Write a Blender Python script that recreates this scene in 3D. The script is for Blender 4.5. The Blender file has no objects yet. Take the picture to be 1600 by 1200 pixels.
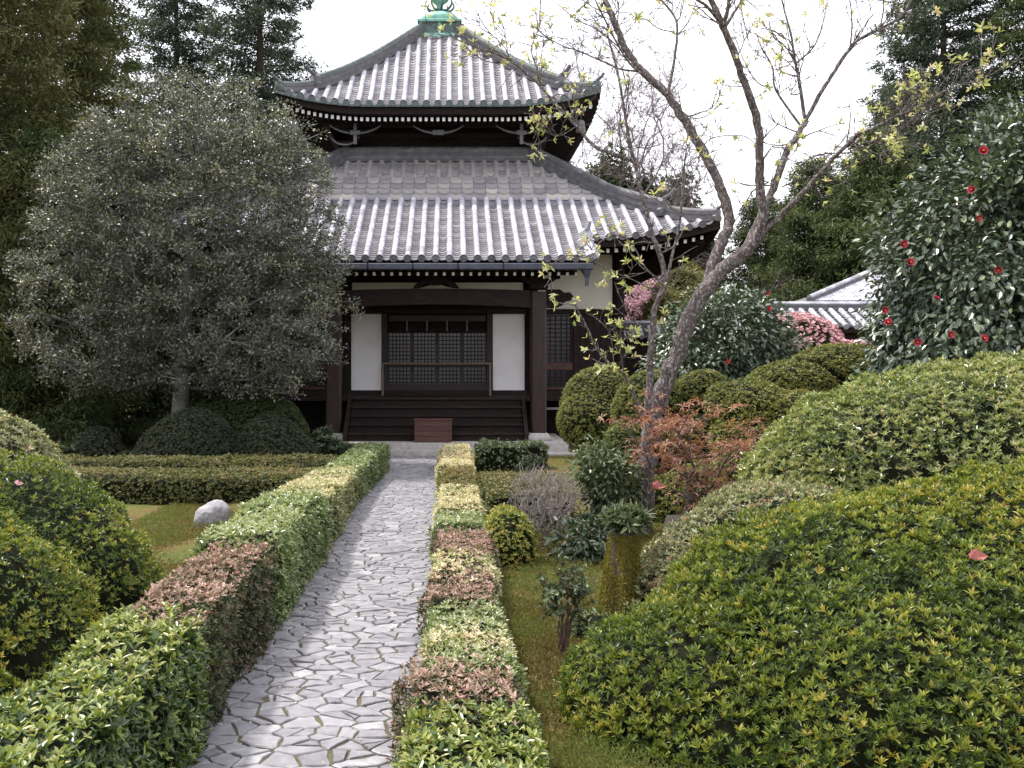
import bpy, math, random
import numpy as np

scene = bpy.context.scene
COL = scene.collection
R = math.radians

# ------------------------------------------------------------------ camera
F, CX, CY, EYE = 1600.0, 706.0, 565.0, 2.0        # focal length and vanishing point in pixels of the 1600x1200 photograph
cam_d = bpy.data.cameras.new('camera')
cam = bpy.data.objects.new('camera', cam_d)
COL.objects.link(cam)
cam.location = (0, 0, EYE)
cam.rotation_euler = (R(90), 0, 0)
cam_d.sensor_width = 36
cam_d.lens = 36.0
cam_d.shift_x = (800 - CX) / 1600
cam_d.shift_y = -(600 - CY) / 1600
cam_d.clip_start = 0.1
cam_d.clip_end = 2000
scene.camera = cam

# ------------------------------------------------------------------ light: hazy bright spring day
SUN_EL, SUN_AZ = 62.0, -66.0                       # azimuth from +Y, negative = to the left
sd = Vd = None
sun_d = bpy.data.lights.new('sun', 'SUN')
sun_d.energy = 3.2
sun_d.angle = R(4)
sun_d.color = (1.0, 0.95, 0.88)
sun = bpy.data.objects.new('sun', sun_d)
COL.objects.link(sun)
el, az = R(SUN_EL), R(SUN_AZ)
to_sun = np.array([math.sin(az) * math.cos(el), math.cos(az) * math.cos(el), math.sin(el)])
sun.rotation_euler = (math.acos(to_sun[2]), 0, math.atan2(to_sun[0], -to_sun[1]))
sun.location = tuple(to_sun * 60)

world = bpy.data.worlds.new('World')
scene.world = world
world.use_nodes = True
wn, wl = world.node_tree.nodes, world.node_tree.links
bg = wn['Background']
sky = wn.new('ShaderNodeTexSky')
sky.sky_type = 'NISHITA'
sky.sun_disc = False
sky.sun_elevation = el
sky.sun_rotation = az
sky.air_density = 1.0
sky.dust_density = 4.0
sky.ozone_density = 1.0
haze = wn.new('ShaderNodeMixRGB')                  # thin white overcast veil over the blue sky
haze.inputs[0].default_value = 0.72
haze.inputs[2].default_value = (11.2, 11.0, 11.6, 1)
wl.new(sky.outputs[0], haze.inputs[1])
wl.new(haze.outputs[0], bg.inputs[0])
bg.inputs[1].default_value = 0.12

scene.view_settings.view_transform = 'Standard'
scene.view_settings.look = 'None'
scene.view_settings.exposure = 0.9
scene.view_settings.gamma = 1.0
scene.cycles.max_bounces = 6
scene.cycles.diffuse_bounces = 3
scene.cycles.glossy_bounces = 2
scene.cycles.transmission_bounces = 4
scene.cycles.transparent_max_bounces = 4
scene.cycles.caustics_reflective = False
scene.cycles.caustics_refractive = False


def at(px, py, Y):
    return np.array([(px - CX) * Y / F, Y, EYE + (CY - py) * Y / F])


# ------------------------------------------------------------------ tagging
def tag(o, label=None, cat=None, group=None, kind=None):
    if label: o['label'] = label
    if cat: o['category'] = cat
    if group: o['group'] = group
    if kind: o['kind'] = kind
    return o


def thing(name, label, cat, loc=(0, 0, 0), group=None):
    o = bpy.data.objects.new(name, None)
    COL.objects.link(o)
    o.location = loc
    o.empty_display_size = 0.2
    return tag(o, label, cat, group)


# ------------------------------------------------------------------ mesh builder
class MB:
    def __init__(self):
        self.v, self.f4, self.m4, self.r4, self.s4 = [], [], [], [], []
        self.f3, self.m3, self.r3, self.s3 = [], [], [], []
        self.n = 0

    def quads(self, v, f, mat=0, rnd=0.5, smooth=False):
        v = np.asarray(v, np.float32).reshape(-1, 3)
        f = np.asarray(f, np.int32).reshape(-1, 4)
        self.v.append(v)
        self.f4.append(f + self.n)
        self.n += len(v)
        self.m4.append(np.full(len(f), mat, np.int32))
        self.r4.append(np.broadcast_to(np.asarray(rnd, np.float32), (len(f),)).copy())
        self.s4.append(np.full(len(f), smooth))

    def tris(self, v, f, mat=0, rnd=0.5, smooth=False):
        v = np.asarray(v, np.float32).reshape(-1, 3)
        f = np.asarray(f, np.int32).reshape(-1, 3)
        self.v.append(v)
        self.f3.append(f + self.n)
        self.n += len(v)
        self.m3.append(np.full(len(f), mat, np.int32))
        self.r3.append(np.broadcast_to(np.asarray(rnd, np.float32), (len(f),)).copy())
        self.s3.append(np.full(len(f), smooth))

    def hexa(self, p, mat=0, rnd=0.5):
        """eight corners: bottom ring 0-3, top ring 4-7 (counter-clockwise from above)"""
        self.quads(p, [[3, 2, 1, 0], [4, 5, 6, 7], [0, 1, 5, 4], [1, 2, 6, 5], [2, 3, 7, 6], [3, 0, 4, 7]], mat, rnd)

    def box(self, x0, x1, y0, y1, z0, z1, mat=0, rnd=0.5, bev=0.0):
        if bev <= 0:
            self.hexa([(x0, y0, z0), (x1, y0, z0), (x1, y1, z0), (x0, y1, z0),
                       (x0, y0, z1), (x1, y0, z1), (x1, y1, z1), (x0, y1, z1)], mat, rnd)
            return
        b = bev
        def ring(i, z):
            return [(x0 + i, y0 + b, z), (x0 + b, y0 + i, z), (x1 - b, y0 + i, z), (x1 - i, y0 + b, z),
                    (x1 - i, y1 - b, z), (x1 - b, y1 - i, z), (x0 + b, y1 - i, z), (x0 + i, y1 - b, z)]
        v = ring(b * .7, z0) + ring(0, z0 + b) + ring(0, z1 - b) + ring(b * .7, z1)
        f = []
        for k in range(3):
            for j in range(8):
                f.append((k * 8 + j, k * 8 + (j + 1) % 8, k * 8 + 8 + (j + 1) % 8, k * 8 + 8 + j))
        for o_, s in ((24, 1), (0, -1)):
            for q in ((0, 1, 2, 3), (0, 3, 4, 7), (4, 5, 6, 7)):
                f.append(tuple(o_ + i for i in (q if s > 0 else q[::-1])))
        self.quads(v, f, mat, rnd)

    def tube(self, pts, rad, n=6, mat=0, rnd=0.5, cap=True, smooth=True):
        pts = np.asarray(pts, float)
        k = len(pts)
        rad = np.broadcast_to(np.asarray(rad, float), (k,))
        t = np.gradient(pts, axis=0)
        t /= np.linalg.norm(t, axis=1)[:, None] + 1e-9
        ref = np.array([0.0, 0, 1]) if abs(t[0][2]) < 0.9 else np.array([1.0, 0, 0])
        a = np.cross(t[0], ref); a /= np.linalg.norm(a)
        ang = np.arange(n) * 2 * math.pi / n
        vs = []
        for i in range(k):
            a = a - t[i] * np.dot(a, t[i]); a /= np.linalg.norm(a) + 1e-9
            b = np.cross(t[i], a)
            vs.append(pts[i] + rad[i] * (np.cos(ang)[:, None] * a + np.sin(ang)[:, None] * b))
        v = np.concatenate(vs)
        i, j = np.meshgrid(np.arange(k - 1), np.arange(n), indexing='ij')
        i, j = i.ravel(), j.ravel()
        j2 = (j + 1) % n
        f = np.stack([i * n + j, i * n + j2, (i + 1) * n + j2, (i + 1) * n + j], 1)
        self.quads(v, f, mat, rnd, smooth)
        if cap:
            for e, s in ((0, -1), (k - 1, 1)):
                ring = v[e * n:(e + 1) * n]
                vv = np.concatenate([ring, [pts[e]]])
                jj = np.arange(n)
                ff = np.stack([jj, (jj + 1) % n, np.full(n, n)], 1)
                if s < 0: ff = ff[:, ::-1]
                self.tris(vv, ff, mat, rnd, False)

    def lathe(self, prof, c, n=16, mat=0, rnd=0.5, smooth=True):
        """prof: list of (r, z)"""
        ang = np.arange(n) * 2 * math.pi / n
        v = np.array([(c[0] + r * math.cos(a), c[1] + r * math.sin(a), c[2] + z) for r, z in prof for a in ang])
        f = [(i * n + j, i * n + (j + 1) % n, (i + 1) * n + (j + 1) % n, (i + 1) * n + j)
             for i in range(len(prof) - 1) for j in range(n)]
        self.quads(v, f, mat, rnd, smooth)

    def prism(self, poly, y0, y1, mat=0, rnd=0.5):
        """outline in x,z (counter-clockwise seen from -y) given thickness in y; fanned from its centre"""
        n = len(poly)
        p = np.array(poly, float)
        c = p.mean(0)
        v = [(x, y0, z) for x, z in p] + [(x, y1, z) for x, z in p] + [(c[0], y0, c[1]), (c[0], y1, c[1])]
        f = [(i, i + n, (i + 1) % n + n, (i + 1) % n) for i in range(n)]
        t = [(i, (i + 1) % n, 2 * n) for i in range(n)] + [((i + 1) % n + n, i + n, 2 * n + 1) for i in range(n)]
        self.quads(v, f, mat, rnd)
        self.tris(v, t, mat, rnd)

    def mesh(self, name, mats, origin=(0, 0, 0)):
        v = np.concatenate(self.v) - np.asarray(origin, np.float32)
        f4 = np.concatenate(self.f4) if self.f4 else np.zeros((0, 4), np.int32)
        f3 = np.concatenate(self.f3) if self.f3 else np.zeros((0, 3), np.int32)
        cat = lambda a, b: np.concatenate([np.concatenate(a) if a else np.zeros(0), np.concatenate(b) if b else np.zeros(0)])
        me = bpy.data.meshes.new(name)
        me.vertices.add(len(v))
        me.vertices.foreach_set('co', v.astype(np.float32).ravel())
        li = np.concatenate([f4.ravel(), f3.ravel()]).astype(np.int32)
        me.loops.add(len(li))
        me.loops.foreach_set('vertex_index', li)
        nq, nt = len(f4), len(f3)
        me.polygons.add(nq + nt)
        st = np.concatenate([np.arange(nq) * 4, nq * 4 + np.arange(nt) * 3]).astype(np.int32)
        me.polygons.foreach_set('loop_start', st)
        me.polygons.foreach_set('material_index', cat(self.m4, self.m3).astype(np.int32))
        me.polygons.foreach_set('use_smooth', cat(self.s4, self.s3).astype(bool))
        a = me.attributes.new('rnd', 'FLOAT', 'FACE')
        a.data.foreach_set('value', cat(self.r4, self.r3).astype(np.float32))
        for m in mats: me.materials.append(m)
        me.update(calc_edges=True)
        return me

    def build(self, name, mats, parent=None, origin=None):
        if not isinstance(mats, (list, tuple)): mats = [mats]
        if origin is None:
            origin = tuple(world_loc(parent)) if parent is not None else (0, 0, 0)
        me = self.mesh(name, mats, origin)
        o = bpy.data.objects.new(name, me)
        COL.objects.link(o)
        if parent is not None:
            o.parent = parent
        else:
            o.location = origin
        return o


def world_loc(o):
    p = np.zeros(3)
    while o is not None:
        p = p + np.array(o.location)
        o = o.parent
    return p


# ------------------------------------------------------------------ materials
MATS = {}


def ramp_node(nt, cols, interp='LINEAR'):
    r = nt.nodes.new('ShaderNodeValToRGB')
    r.color_ramp.interpolation = interp
    e = r.color_ramp.elements
    while len(e) < len(cols): e.new(0.5)
    for i, c in enumerate(cols):
        if len(c) == 4: p, c = c[0], c[1:]
        else: p = i / max(1, len(cols) - 1)
        e[i].position = p
        e[i].color = (*c, 1)
    return r


def leaf_mat(name, cols, rough=0.42, trans=0.25, spec=0.5, tcol=(1.3, 1.35, 0.6)):
    m = bpy.data.materials.new(name)
    m.use_nodes = True
    nt = m.node_tree
    b = nt.nodes['Principled BSDF']
    a = nt.nodes.new('ShaderNodeAttribute'); a.attribute_name = 'rnd'
    r = ramp_node(nt, cols)
    nt.links.new(a.outputs['Fac'], r.inputs[0])
    nt.links.new(r.outputs[0], b.inputs['Base Color'])
    b.inputs['Roughness'].default_value = rough
    b.inputs['Specular IOR Level'].default_value = spec
    if trans > 0:
        t = nt.nodes.new('ShaderNodeBsdfTranslucent')
        mul = nt.nodes.new('ShaderNodeMixRGB'); mul.blend_type = 'MULTIPLY'; mul.inputs[0].default_value = 1
        mul.inputs[2].default_value = (*tcol, 1)
        nt.links.new(r.outputs[0], mul.inputs[1])
        nt.links.new(mul.outputs[0], t.inputs[0])
        mx = nt.nodes.new('ShaderNodeMixShader'); mx.inputs[0].default_value = trans
        nt.links.new(b.outputs[0], mx.inputs[1]); nt.links.new(t.outputs[0], mx.inputs[2])
        nt.links.new(mx.outputs[0], nt.nodes['Material Output'].inputs[0])
    MATS[name] = m
    return m


def surf_mat(name, cols, rough=0.7, scale=8.0, detail=6, stretch=(1, 1, 1), bump=0.3, bscale=None, spec=0.4,
             rnd=0.0, metal=0.0, dist=0.01, rough2=None):
    """noise-mottled surface in object space; rnd = how far the per-face random value moves along the colours"""
    m = bpy.data.materials.new(name)
    m.use_nodes = True
    nt = m.node_tree
    b = nt.nodes['Principled BSDF']
    tc = nt.nodes.new('ShaderNodeTexCoord')
    mp = nt.nodes.new('ShaderNodeMapping'); mp.inputs['Scale'].default_value = stretch
    nt.links.new(tc.outputs['Object'], mp.inputs[0])
    n = nt.nodes.new('ShaderNodeTexNoise')
    n.inputs['Scale'].default_value = scale
    n.inputs['Detail'].default_value = detail
    n.inputs['Roughness'].default_value = 0.62
    nt.links.new(mp.outputs[0], n.inputs['Vector'])
    r = ramp_node(nt, cols)
    cr = nt.nodes.new('ShaderNodeMapRange')
    cr.inputs[1].default_value = 0.28; cr.inputs[2].default_value = 0.72
    nt.links.new(n.outputs['Fac'], cr.inputs[0])
    src = cr.outputs[0]
    if rnd > 0:
        a = nt.nodes.new('ShaderNodeAttribute'); a.attribute_name = 'rnd'
        mx = nt.nodes.new('ShaderNodeMix'); mx.inputs[0].default_value = rnd
        nt.links.new(src, mx.inputs[2]); nt.links.new(a.outputs['Fac'], mx.inputs[3])
        src = mx.outputs[0]
    nt.links.new(src, r.inputs[0])
    nt.links.new(r.outputs[0], b.inputs['Base Color'])
    b.inputs['Roughness'].default_value = rough
    if rough2 is not None:
        rr = nt.nodes.new('ShaderNodeMapRange')
        rr.inputs[3].default_value = rough; rr.inputs[4].default_value = rough2
        nt.links.new(src, rr.inputs[0]); nt.links.new(rr.outputs[0], b.inputs['Roughness'])
    b.inputs['Specular IOR Level'].default_value = spec
    b.inputs['Metallic'].default_value = metal
    if bump > 0:
        n2 = nt.nodes.new('ShaderNodeTexNoise')
        n2.inputs['Scale'].default_value = bscale or scale * 4
        n2.inputs['Detail'].default_value = 5
        nt.links.new(mp.outputs[0], n2.inputs['Vector'])
        bp = nt.nodes.new('ShaderNodeBump'); bp.inputs['Strength'].default_value = bump
        bp.inputs['Distance'].default_value = dist
        nt.links.new(n2.outputs['Fac'], bp.inputs['Height'])
        nt.links.new(bp.outputs[0], b.inputs['Normal'])
    MATS[name] = m
    return m


M_dark = surf_mat('shrub_gap_shade', [(0.005, 0.007, 0.003), (0.014, 0.016, 0.006)], 0.9, 14, bump=0.6, spec=0.1)  # near-black hull colour stands for deep shade between the leaves
M_stem = surf_mat('twig_bark', [(0.05, 0.04, 0.032), (0.12, 0.10, 0.08)], 0.85, 30, bump=0.4)
M_bark = surf_mat('lichen_bark', [(0.0, .035, .026, .025), (0.45, .085, .066, .062), (0.62, .14, .118, .112), (0.78, .26, .245, .245), (1, .40, .38, .38)],
                  0.85, 38, 8, (1, 1, 0.6), bump=0.9, bscale=60, dist=0.02)
M_darkbark = surf_mat('grey_bark', [(.04, .04, .034), (.10, .10, .088), (.17, .17, .155)], 0.85, 7, 6, (1, 1, .5), bump=0.6, dist=0.02)
M_cedarbark = surf_mat('cedar_bark', [(.035, .024, .018), (.09, .06, .045)], 0.9, 5, 6, (3, 3, .4), bump=0.6)
M_tile = surf_mat('round_roof_tile', [(.19, .19, .23), (.38, .38, .43), (.62, .62, .67)], 0.45, 3.5, 8, bump=0.25, rnd=0.5, spec=0.5, bscale=40)
M_pan = surf_mat('flat_roof_tile', [(.08, .076, .085), (.16, .15, .165), (.33, .32, .35)], 0.45, 6, 6, bump=0.2, rnd=0.65, spec=0.5, bscale=40)
M_tan = surf_mat('weathered_tan_tile', [(.17, .16, .175), (.25, .24, .25), (.33, .31, .30), (.46, .42, .37)], 0.6, 6, 6, bump=0.2, rnd=0.7, bscale=40)
M_ridge = surf_mat('ridge_tile', [(.045, .044, .048), (.10, .098, .104), (.19, .188, .196)], 0.6, 6, 6, bump=0.3, rnd=0.4)
M_verdi = surf_mat('mossy_tile_end', [(.04, .05, .048), (.08, .105, .10), (.17, .20, .19)], 0.6, 20, 5, bump=0.3, rnd=0.3)
M_copper = surf_mat('green_copper', [(.10, .26, .21), (.20, .42, .34), (.33, .56, .47)], 0.55, 6, 6, (1, 1, .6), bump=0.2, metal=0.1)
M_copperdk = surf_mat('dark_green_copper', [(.05, .09, .08), (.10, .16, .14)], 0.6, 8, 6, bump=0.2, metal=0.1)
M_wood = surf_mat('old_dark_timber', [(.006, .004, .004), (.014, .009, .008), (.028, .018, .015)], 0.8, 5, 6, (1, 1, 6), bump=0.3, spec=0.15)
M_woodx = surf_mat('old_dark_plank', [(.008, .005, .005), (.020, .012, .011), (.042, .028, .024)], 0.72, 4, 6, (1, 8, 8), bump=0.3, spec=0.2, rnd=0.3)
M_redwood = surf_mat('red_brown_timber', [(.010, .005, .0045), (.022, .009, .008), (.042, .018, .015)], 0.55, 5, 6, (4, 4, .7), bump=0.3)
M_redplank = surf_mat('red_brown_plank', [(.035, .014, .011), (.07, .026, .02), (.11, .05, .04)], 0.5, 4, 6, (.7, 5, 5), bump=0.3, rnd=0.3)
M_rail = surf_mat('pale_bamboo_rail', [(.10, .07, .05), (.20, .15, .11)], 0.5, 6, 5, (.6, 6, 6), bump=0.1)
M_plaster = surf_mat('white_plaster', [(.66, .635, .63), (.77, .755, .76), (.82, .81, .82)], 0.8, 1.6, 8, bump=0.06, bscale=60)
M_plaster2 = surf_mat('aged_plaster', [(.60, .58, .52), (.72, .70, .64)], 0.85, 2, 6, bump=0.1, bscale=40)
M_interior = surf_mat('dark_interior_panel', [(.010, .013, .019), (.018, .022, .030)], 0.25, 3, 3, bump=0.0, spec=0.5)  # dark panel colour stands for the unlit interior behind the lattice
M_white = surf_mat('white_paint', [(.70, .70, .70), (.84, .84, .83)], 0.6, 20, 3, bump=0)
M_grey = surf_mat('grey_painted_edge', [(.12, .12, .125), (.20, .20, .21)], 0.7, 10, 4, bump=0)
M_gutter = surf_mat('dark_gutter_metal', [(.035, .038, .055), (.075, .08, .11)], 0.45, 4, 5, bump=0.1, metal=0.3)
M_stone = surf_mat('cut_stone', [(.26, .25, .23), (.38, .36, .34), (.48, .47, .44)], 0.8, 8, 7, bump=0.4, bscale=50)
M_rock = surf_mat('pale_boulder', [(.13, .125, .13), (.24, .23, .24), (.36, .35, .36)], 0.75, 9, 8, bump=0.7, bscale=22, dist=0.03)
M_blind = surf_mat('rolled_reed_blind', [(.04, .037, .034), (.07, .066, .06)], 0.8, 10, 4, (9, 1, 1), bump=0.4)
M_flag = surf_mat('flagstone', [(.085, .082, .09), (.165, .16, .175), (.245, .24, .255), (.40, .39, .40)], 0.6, 11, 9, bump=0.35, bscale=45,
                  rnd=0.55, spec=0.55, dist=0.008, rough2=0.42)
M_joint = surf_mat('mossy_joint', [(.045, .036, .024), (.085, .070, .042), (.10, .10, .04)], 0.95, 9, 7, bump=0.6, bscale=70)


def ground_mat():
    m = bpy.data.materials.new('moss_ground')
    m.use_nodes = True
    nt = m.node_tree
    b = nt.nodes['Principled BSDF']
    tc = nt.nodes.new('ShaderNodeTexCoord')
    n1 = nt.nodes.new('ShaderNodeTexNoise'); n1.inputs['Scale'].default_value = 1.1; n1.inputs['Detail'].default_value = 8; n1.inputs['Roughness'].default_value = .68
    nt.links.new(tc.outputs['Object'], n1.inputs['Vector'])
    r1 = ramp_node(nt, [(0.30, .075, .045, .024), (0.42, .11, .075, .03), (0.50, .11, .092, .03), (0.58, .08, .095, .024), (0.70, .07, .105, .024)])
    nt.links.new(n1.outputs['Fac'], r1.inputs[0])
    n2 = nt.nodes.new('ShaderNodeTexNoise'); n2.inputs['Scale'].default_value = 38; n2.inputs['Detail'].default_value = 6
    nt.links.new(tc.outputs['Object'], n2.inputs['Vector'])
    r2 = ramp_node(nt, [(0.3, .45, .42, .4), (0.5, 1, 1, 1), (0.72, 1.5, 1.4, 1.2)])
    nt.links.new(n2.outputs['Fac'], r2.inputs[0])
    mx = nt.nodes.new('ShaderNodeMixRGB'); mx.blend_type = 'MULTIPLY'; mx.inputs[0].default_value = .8
    nt.links.new(r1.outputs[0], mx.inputs[1]); nt.links.new(r2.outputs[0], mx.inputs[2])
    nt.links.new(mx.outputs[0], b.inputs['Base Color'])
    b.inputs['Roughness'].default_value = .95
    b.inputs['Specular IOR Level'].default_value = .15
    bp = nt.nodes.new('ShaderNodeBump'); bp.inputs['Strength'].default_value = .9; bp.inputs['Distance'].default_value = .03
    nt.links.new(n2.outputs['Fac'], bp.inputs['Height']); nt.links.new(bp.outputs[0], b.inputs['Normal'])
    return m


M_ground = ground_mat()

L_azalea = leaf_mat('azalea_leaf', [(.022, .045, .010), (.066, .105, .017), (.14, .18, .026), (.25, .27, .042), (.34, .27, .055)], .38, .25)
L_azalea2 = leaf_mat('pale_azalea_leaf', [(.05, .08, .022), (.125, .165, .042), (.22, .26, .075), (.35, .37, .16), (.36, .31, .15)], .30, .25, .9)
L_silver = leaf_mat('greyish_azalea_leaf', [(.07, .08, .035), (.14, .16, .07), (.23, .25, .12), (.34, .35, .21), (.27, .17, .10)], .36, .2, .6)
L_topiary = leaf_mat('olive_topiary_leaf', [(.05, .07, .014), (.11, .13, .022), (.18, .19, .034), (.26, .23, .055)], .45, .2)
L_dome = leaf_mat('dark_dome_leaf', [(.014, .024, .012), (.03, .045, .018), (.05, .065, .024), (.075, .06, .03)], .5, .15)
L_domemid = leaf_mat('mid_dome_leaf', [(.03, .05, .012), (.06, .09, .018), (.10, .13, .03)], .45, .2)
L_hglossy = leaf_mat('glossy_hedge_leaf', [(.02, .042, .012), (.055, .095, .02), (.14, .19, .035), (.25, .28, .06), (.34, .33, .13)], .37, .22, .6)
L_hpink = leaf_mat('pinkish_brown_hedge_leaf', [(.03, .05, .018), (.095, .095, .042), (.24, .175, .115), (.38, .27, .21), (.46, .33, .27)], .5, .22, .4, (1.3, .9, .8))
L_hgreen = leaf_mat('fresh_green_hedge_leaf', [(.035, .065, .018), (.085, .135, .038), (.17, .22, .075), (.29, .33, .16), (.40, .41, .27)], .33, .25, .6)
L_hcream = leaf_mat('cream_tipped_hedge_leaf', [(.05, .085, .025), (.17, .20, .075), (.38, .37, .21), (.60, .55, .38), (.56, .44, .32)], .42, .25, .45)
L_hochre = leaf_mat('ochre_hedge_leaf', [(.04, .055, .014), (.095, .105, .026), (.16, .155, .038), (.23, .14, .07)], .5, .2)
L_hdark = leaf_mat('dark_hedge_leaf', [(.02, .034, .014), (.045, .065, .022), (.08, .11, .04), (.12, .16, .07)], .38, .2)
L_holly = leaf_mat('grey_holly_leaf', [(.036, .043, .036), (.076, .086, .072), (.13, .142, .112), (.22, .22, .12), (.24, .20, .12)], .40, .15, 1.0)
L_camellia = leaf_mat('camellia_leaf', [(.035, .064, .038), (.075, .110, .068), (.12, .16, .10), (.19, .22, .09)], .37, .1, 1.0)
L_shade = leaf_mat('shaded_broad_leaf', [(.012, .024, .012), (.025, .045, .02), (.045, .07, .03)], .45, .1)  # leaf colour darkened to stand for shade
L_varieg = leaf_mat('bright_glossy_leaf', [(.022, .038, .018), (.055, .08, .035), (.12, .15, .07), (.24, .26, .15)], .40, .15, .5)
L_cedar = leaf_mat('cedar_spray', [(.032, .050, .022), (.066, .093, .036), (.105, .132, .050), (.14, .15, .06)], .6, .15, .3)
L_cedarbr = leaf_mat('brownish_cedar_spray', [(.036, .046, .018), (.074, .084, .028), (.115, .120, .042), (.15, .125, .055)], .6, .15, .3)
L_haze = leaf_mat('hazy_cypress_spray', [(.040, .058, .044), (.075, .100, .070), (.11, .14, .092)], .6, .15, .3)  # paler bluish leaf colour stands for haze over the distant conifers
L_maple = leaf_mat('red_maple_leaf', [(.10, .05, .03), (.24, .11, .07), (.34, .18, .12), (.30, .24, .10)], .45, .35, .4, (1.3, 1, .8))
L_young = leaf_mat('young_yellow_leaf', [(.28, .31, .12), (.44, .46, .21), (.62, .61, .38), (.58, .48, .34)], .4, .4, .4, (1.2, 1.25, .6))
L_pink = leaf_mat('pink_petal', [(.50, .26, .27), (.62, .40, .41), (.68, .50, .51)], .5, .3, .3, (1.1, 1, 1))
L_bloss = leaf_mat('mauve_blossom', [(.42, .26, .30), (.58, .40, .45), (.68, .52, .56)], .6, .3, .3, (1.1, 1, 1))
L_red = leaf_mat('red_camellia_petal', [(.42, .02, .05), (.58, .06, .11)], .4, .15, .4, (1.2, 1, 1))
L_yellow = leaf_mat('yellow_stamen', [(.7, .45, .05), (.8, .55, .1)], .5, 0)
L_bamboo = leaf_mat('yellow_bamboo_leaf', [(.08, .085, .02), (.15, .14, .035), (.22, .19, .06)], .5, .3)
L_moss = leaf_mat('moss_tuft', [(.085, .055, .028), (.135, .105, .040), (.15, .14, .040), (.11, .145, .040), (.14, .20, .050)], .8, .25, .2)
L_mossy = leaf_mat('yellow_moss_strand', [(.11, .10, .022), (.19, .165, .03), (.26, .21, .045)], .8, .2, .2)
L_brownmaple = L_maple


# ------------------------------------------------------------------ leaves
def norm(a):
    return a / (np.linalg.norm(a, axis=-1, keepdims=True) + 1e-9)


def add_leaves(mb, P, D, N, L, W, rnd, mat=0, fold=0.12, droop=0.15, fine=False):
    """P base, D growth direction, N upper-side normal; L, W arrays"""
    n = len(P)
    if n == 0: return
    D = norm(D)
    S = norm(np.cross(D, N))
    N = np.cross(S, D)
    L = np.broadcast_to(np.asarray(L, float), (n,))[:, None]
    W = np.broadcast_to(np.asarray(W, float), (n,))[:, None]
    rnd = np.broadcast_to(np.asarray(rnd, float), (n,))
    tip = P + D * L - N * L * droop
    if not fine:
        m = P + D * L * .48 + N * W * fold
        v = np.stack([P, m + S * W * .5, tip, m - S * W * .5], 1).reshape(-1, 3)
        f = np.arange(n * 4).reshape(-1, 4)
        mb.quads(v, f, mat, rnd)
    else:
        c = P + D * L * .5 - N * L * droop * .15
        a1 = P + D * L * .28 + N * W * fold; a2 = P + D * L * .68 + N * W * fold - N * L * droop * .35
        v = np.stack([P, a1 + S * W * .42, a2 + S * W * .42, tip, a2 - S * W * .42, a1 - S * W * .42], 1).reshape(-1, 3)
        i = np.arange(n)[:, None] * 6
        f = np.concatenate([i + np.array([[0, 1, 2, 3]]), i + np.array([[0, 3, 4, 5]])], 0)
        mb.quads(v, f, mat, np.concatenate([rnd, rnd]))


def rosettes(mb, rng, P, G, k, L, W, tilt=(35, 75), rnd=None, mat=0, fine=False, droop=0.12, inner_up=0.0, fold=0.12):
    """k leaves round each growth direction G"""
    n = len(P)
    if n == 0: return
    G = norm(G)
    ref = np.where(np.abs(G[:, 2:3]) < .9, np.array([[0, 0, 1.0]]), np.array([[1.0, 0, 0]]))
    A = norm(np.cross(G, ref)); B = np.cross(G, A)
    if rnd is None: rnd = rng.random(n)
    ph0 = rng.random(n) * 6.28
    size = rng.uniform(.65, 1.25, n)
    for j in range(k):
        ph = ph0 + 6.283 * j / k + rng.normal(0, .35, n)
        th = np.radians(rng.uniform(tilt[0], tilt[1], n))
        T = A * np.cos(ph)[:, None] + B * np.sin(ph)[:, None]
        D = G * np.cos(th)[:, None] + T * np.sin(th)[:, None]
        N = G * np.sin(th)[:, None] - T * np.cos(th)[:, None]
        s = rng.uniform(.75, 1.15, n) * size
        add_leaves(mb, P, D, N, L * s, W * s, np.clip(rnd + rng.normal(0, .13, n), 0, 1), mat, fold, droop, fine)


class Noise:
    def __init__(self, rng, freq, n=7):
        self.k = rng.normal(0, 1, (n, 3)) * freq
        self.p = rng.random(n) * 6.28
        self.n = n

    def __call__(self, x):
        return np.sin(x @ self.k.T + self.p).sum(1) / math.sqrt(self.n)


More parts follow.
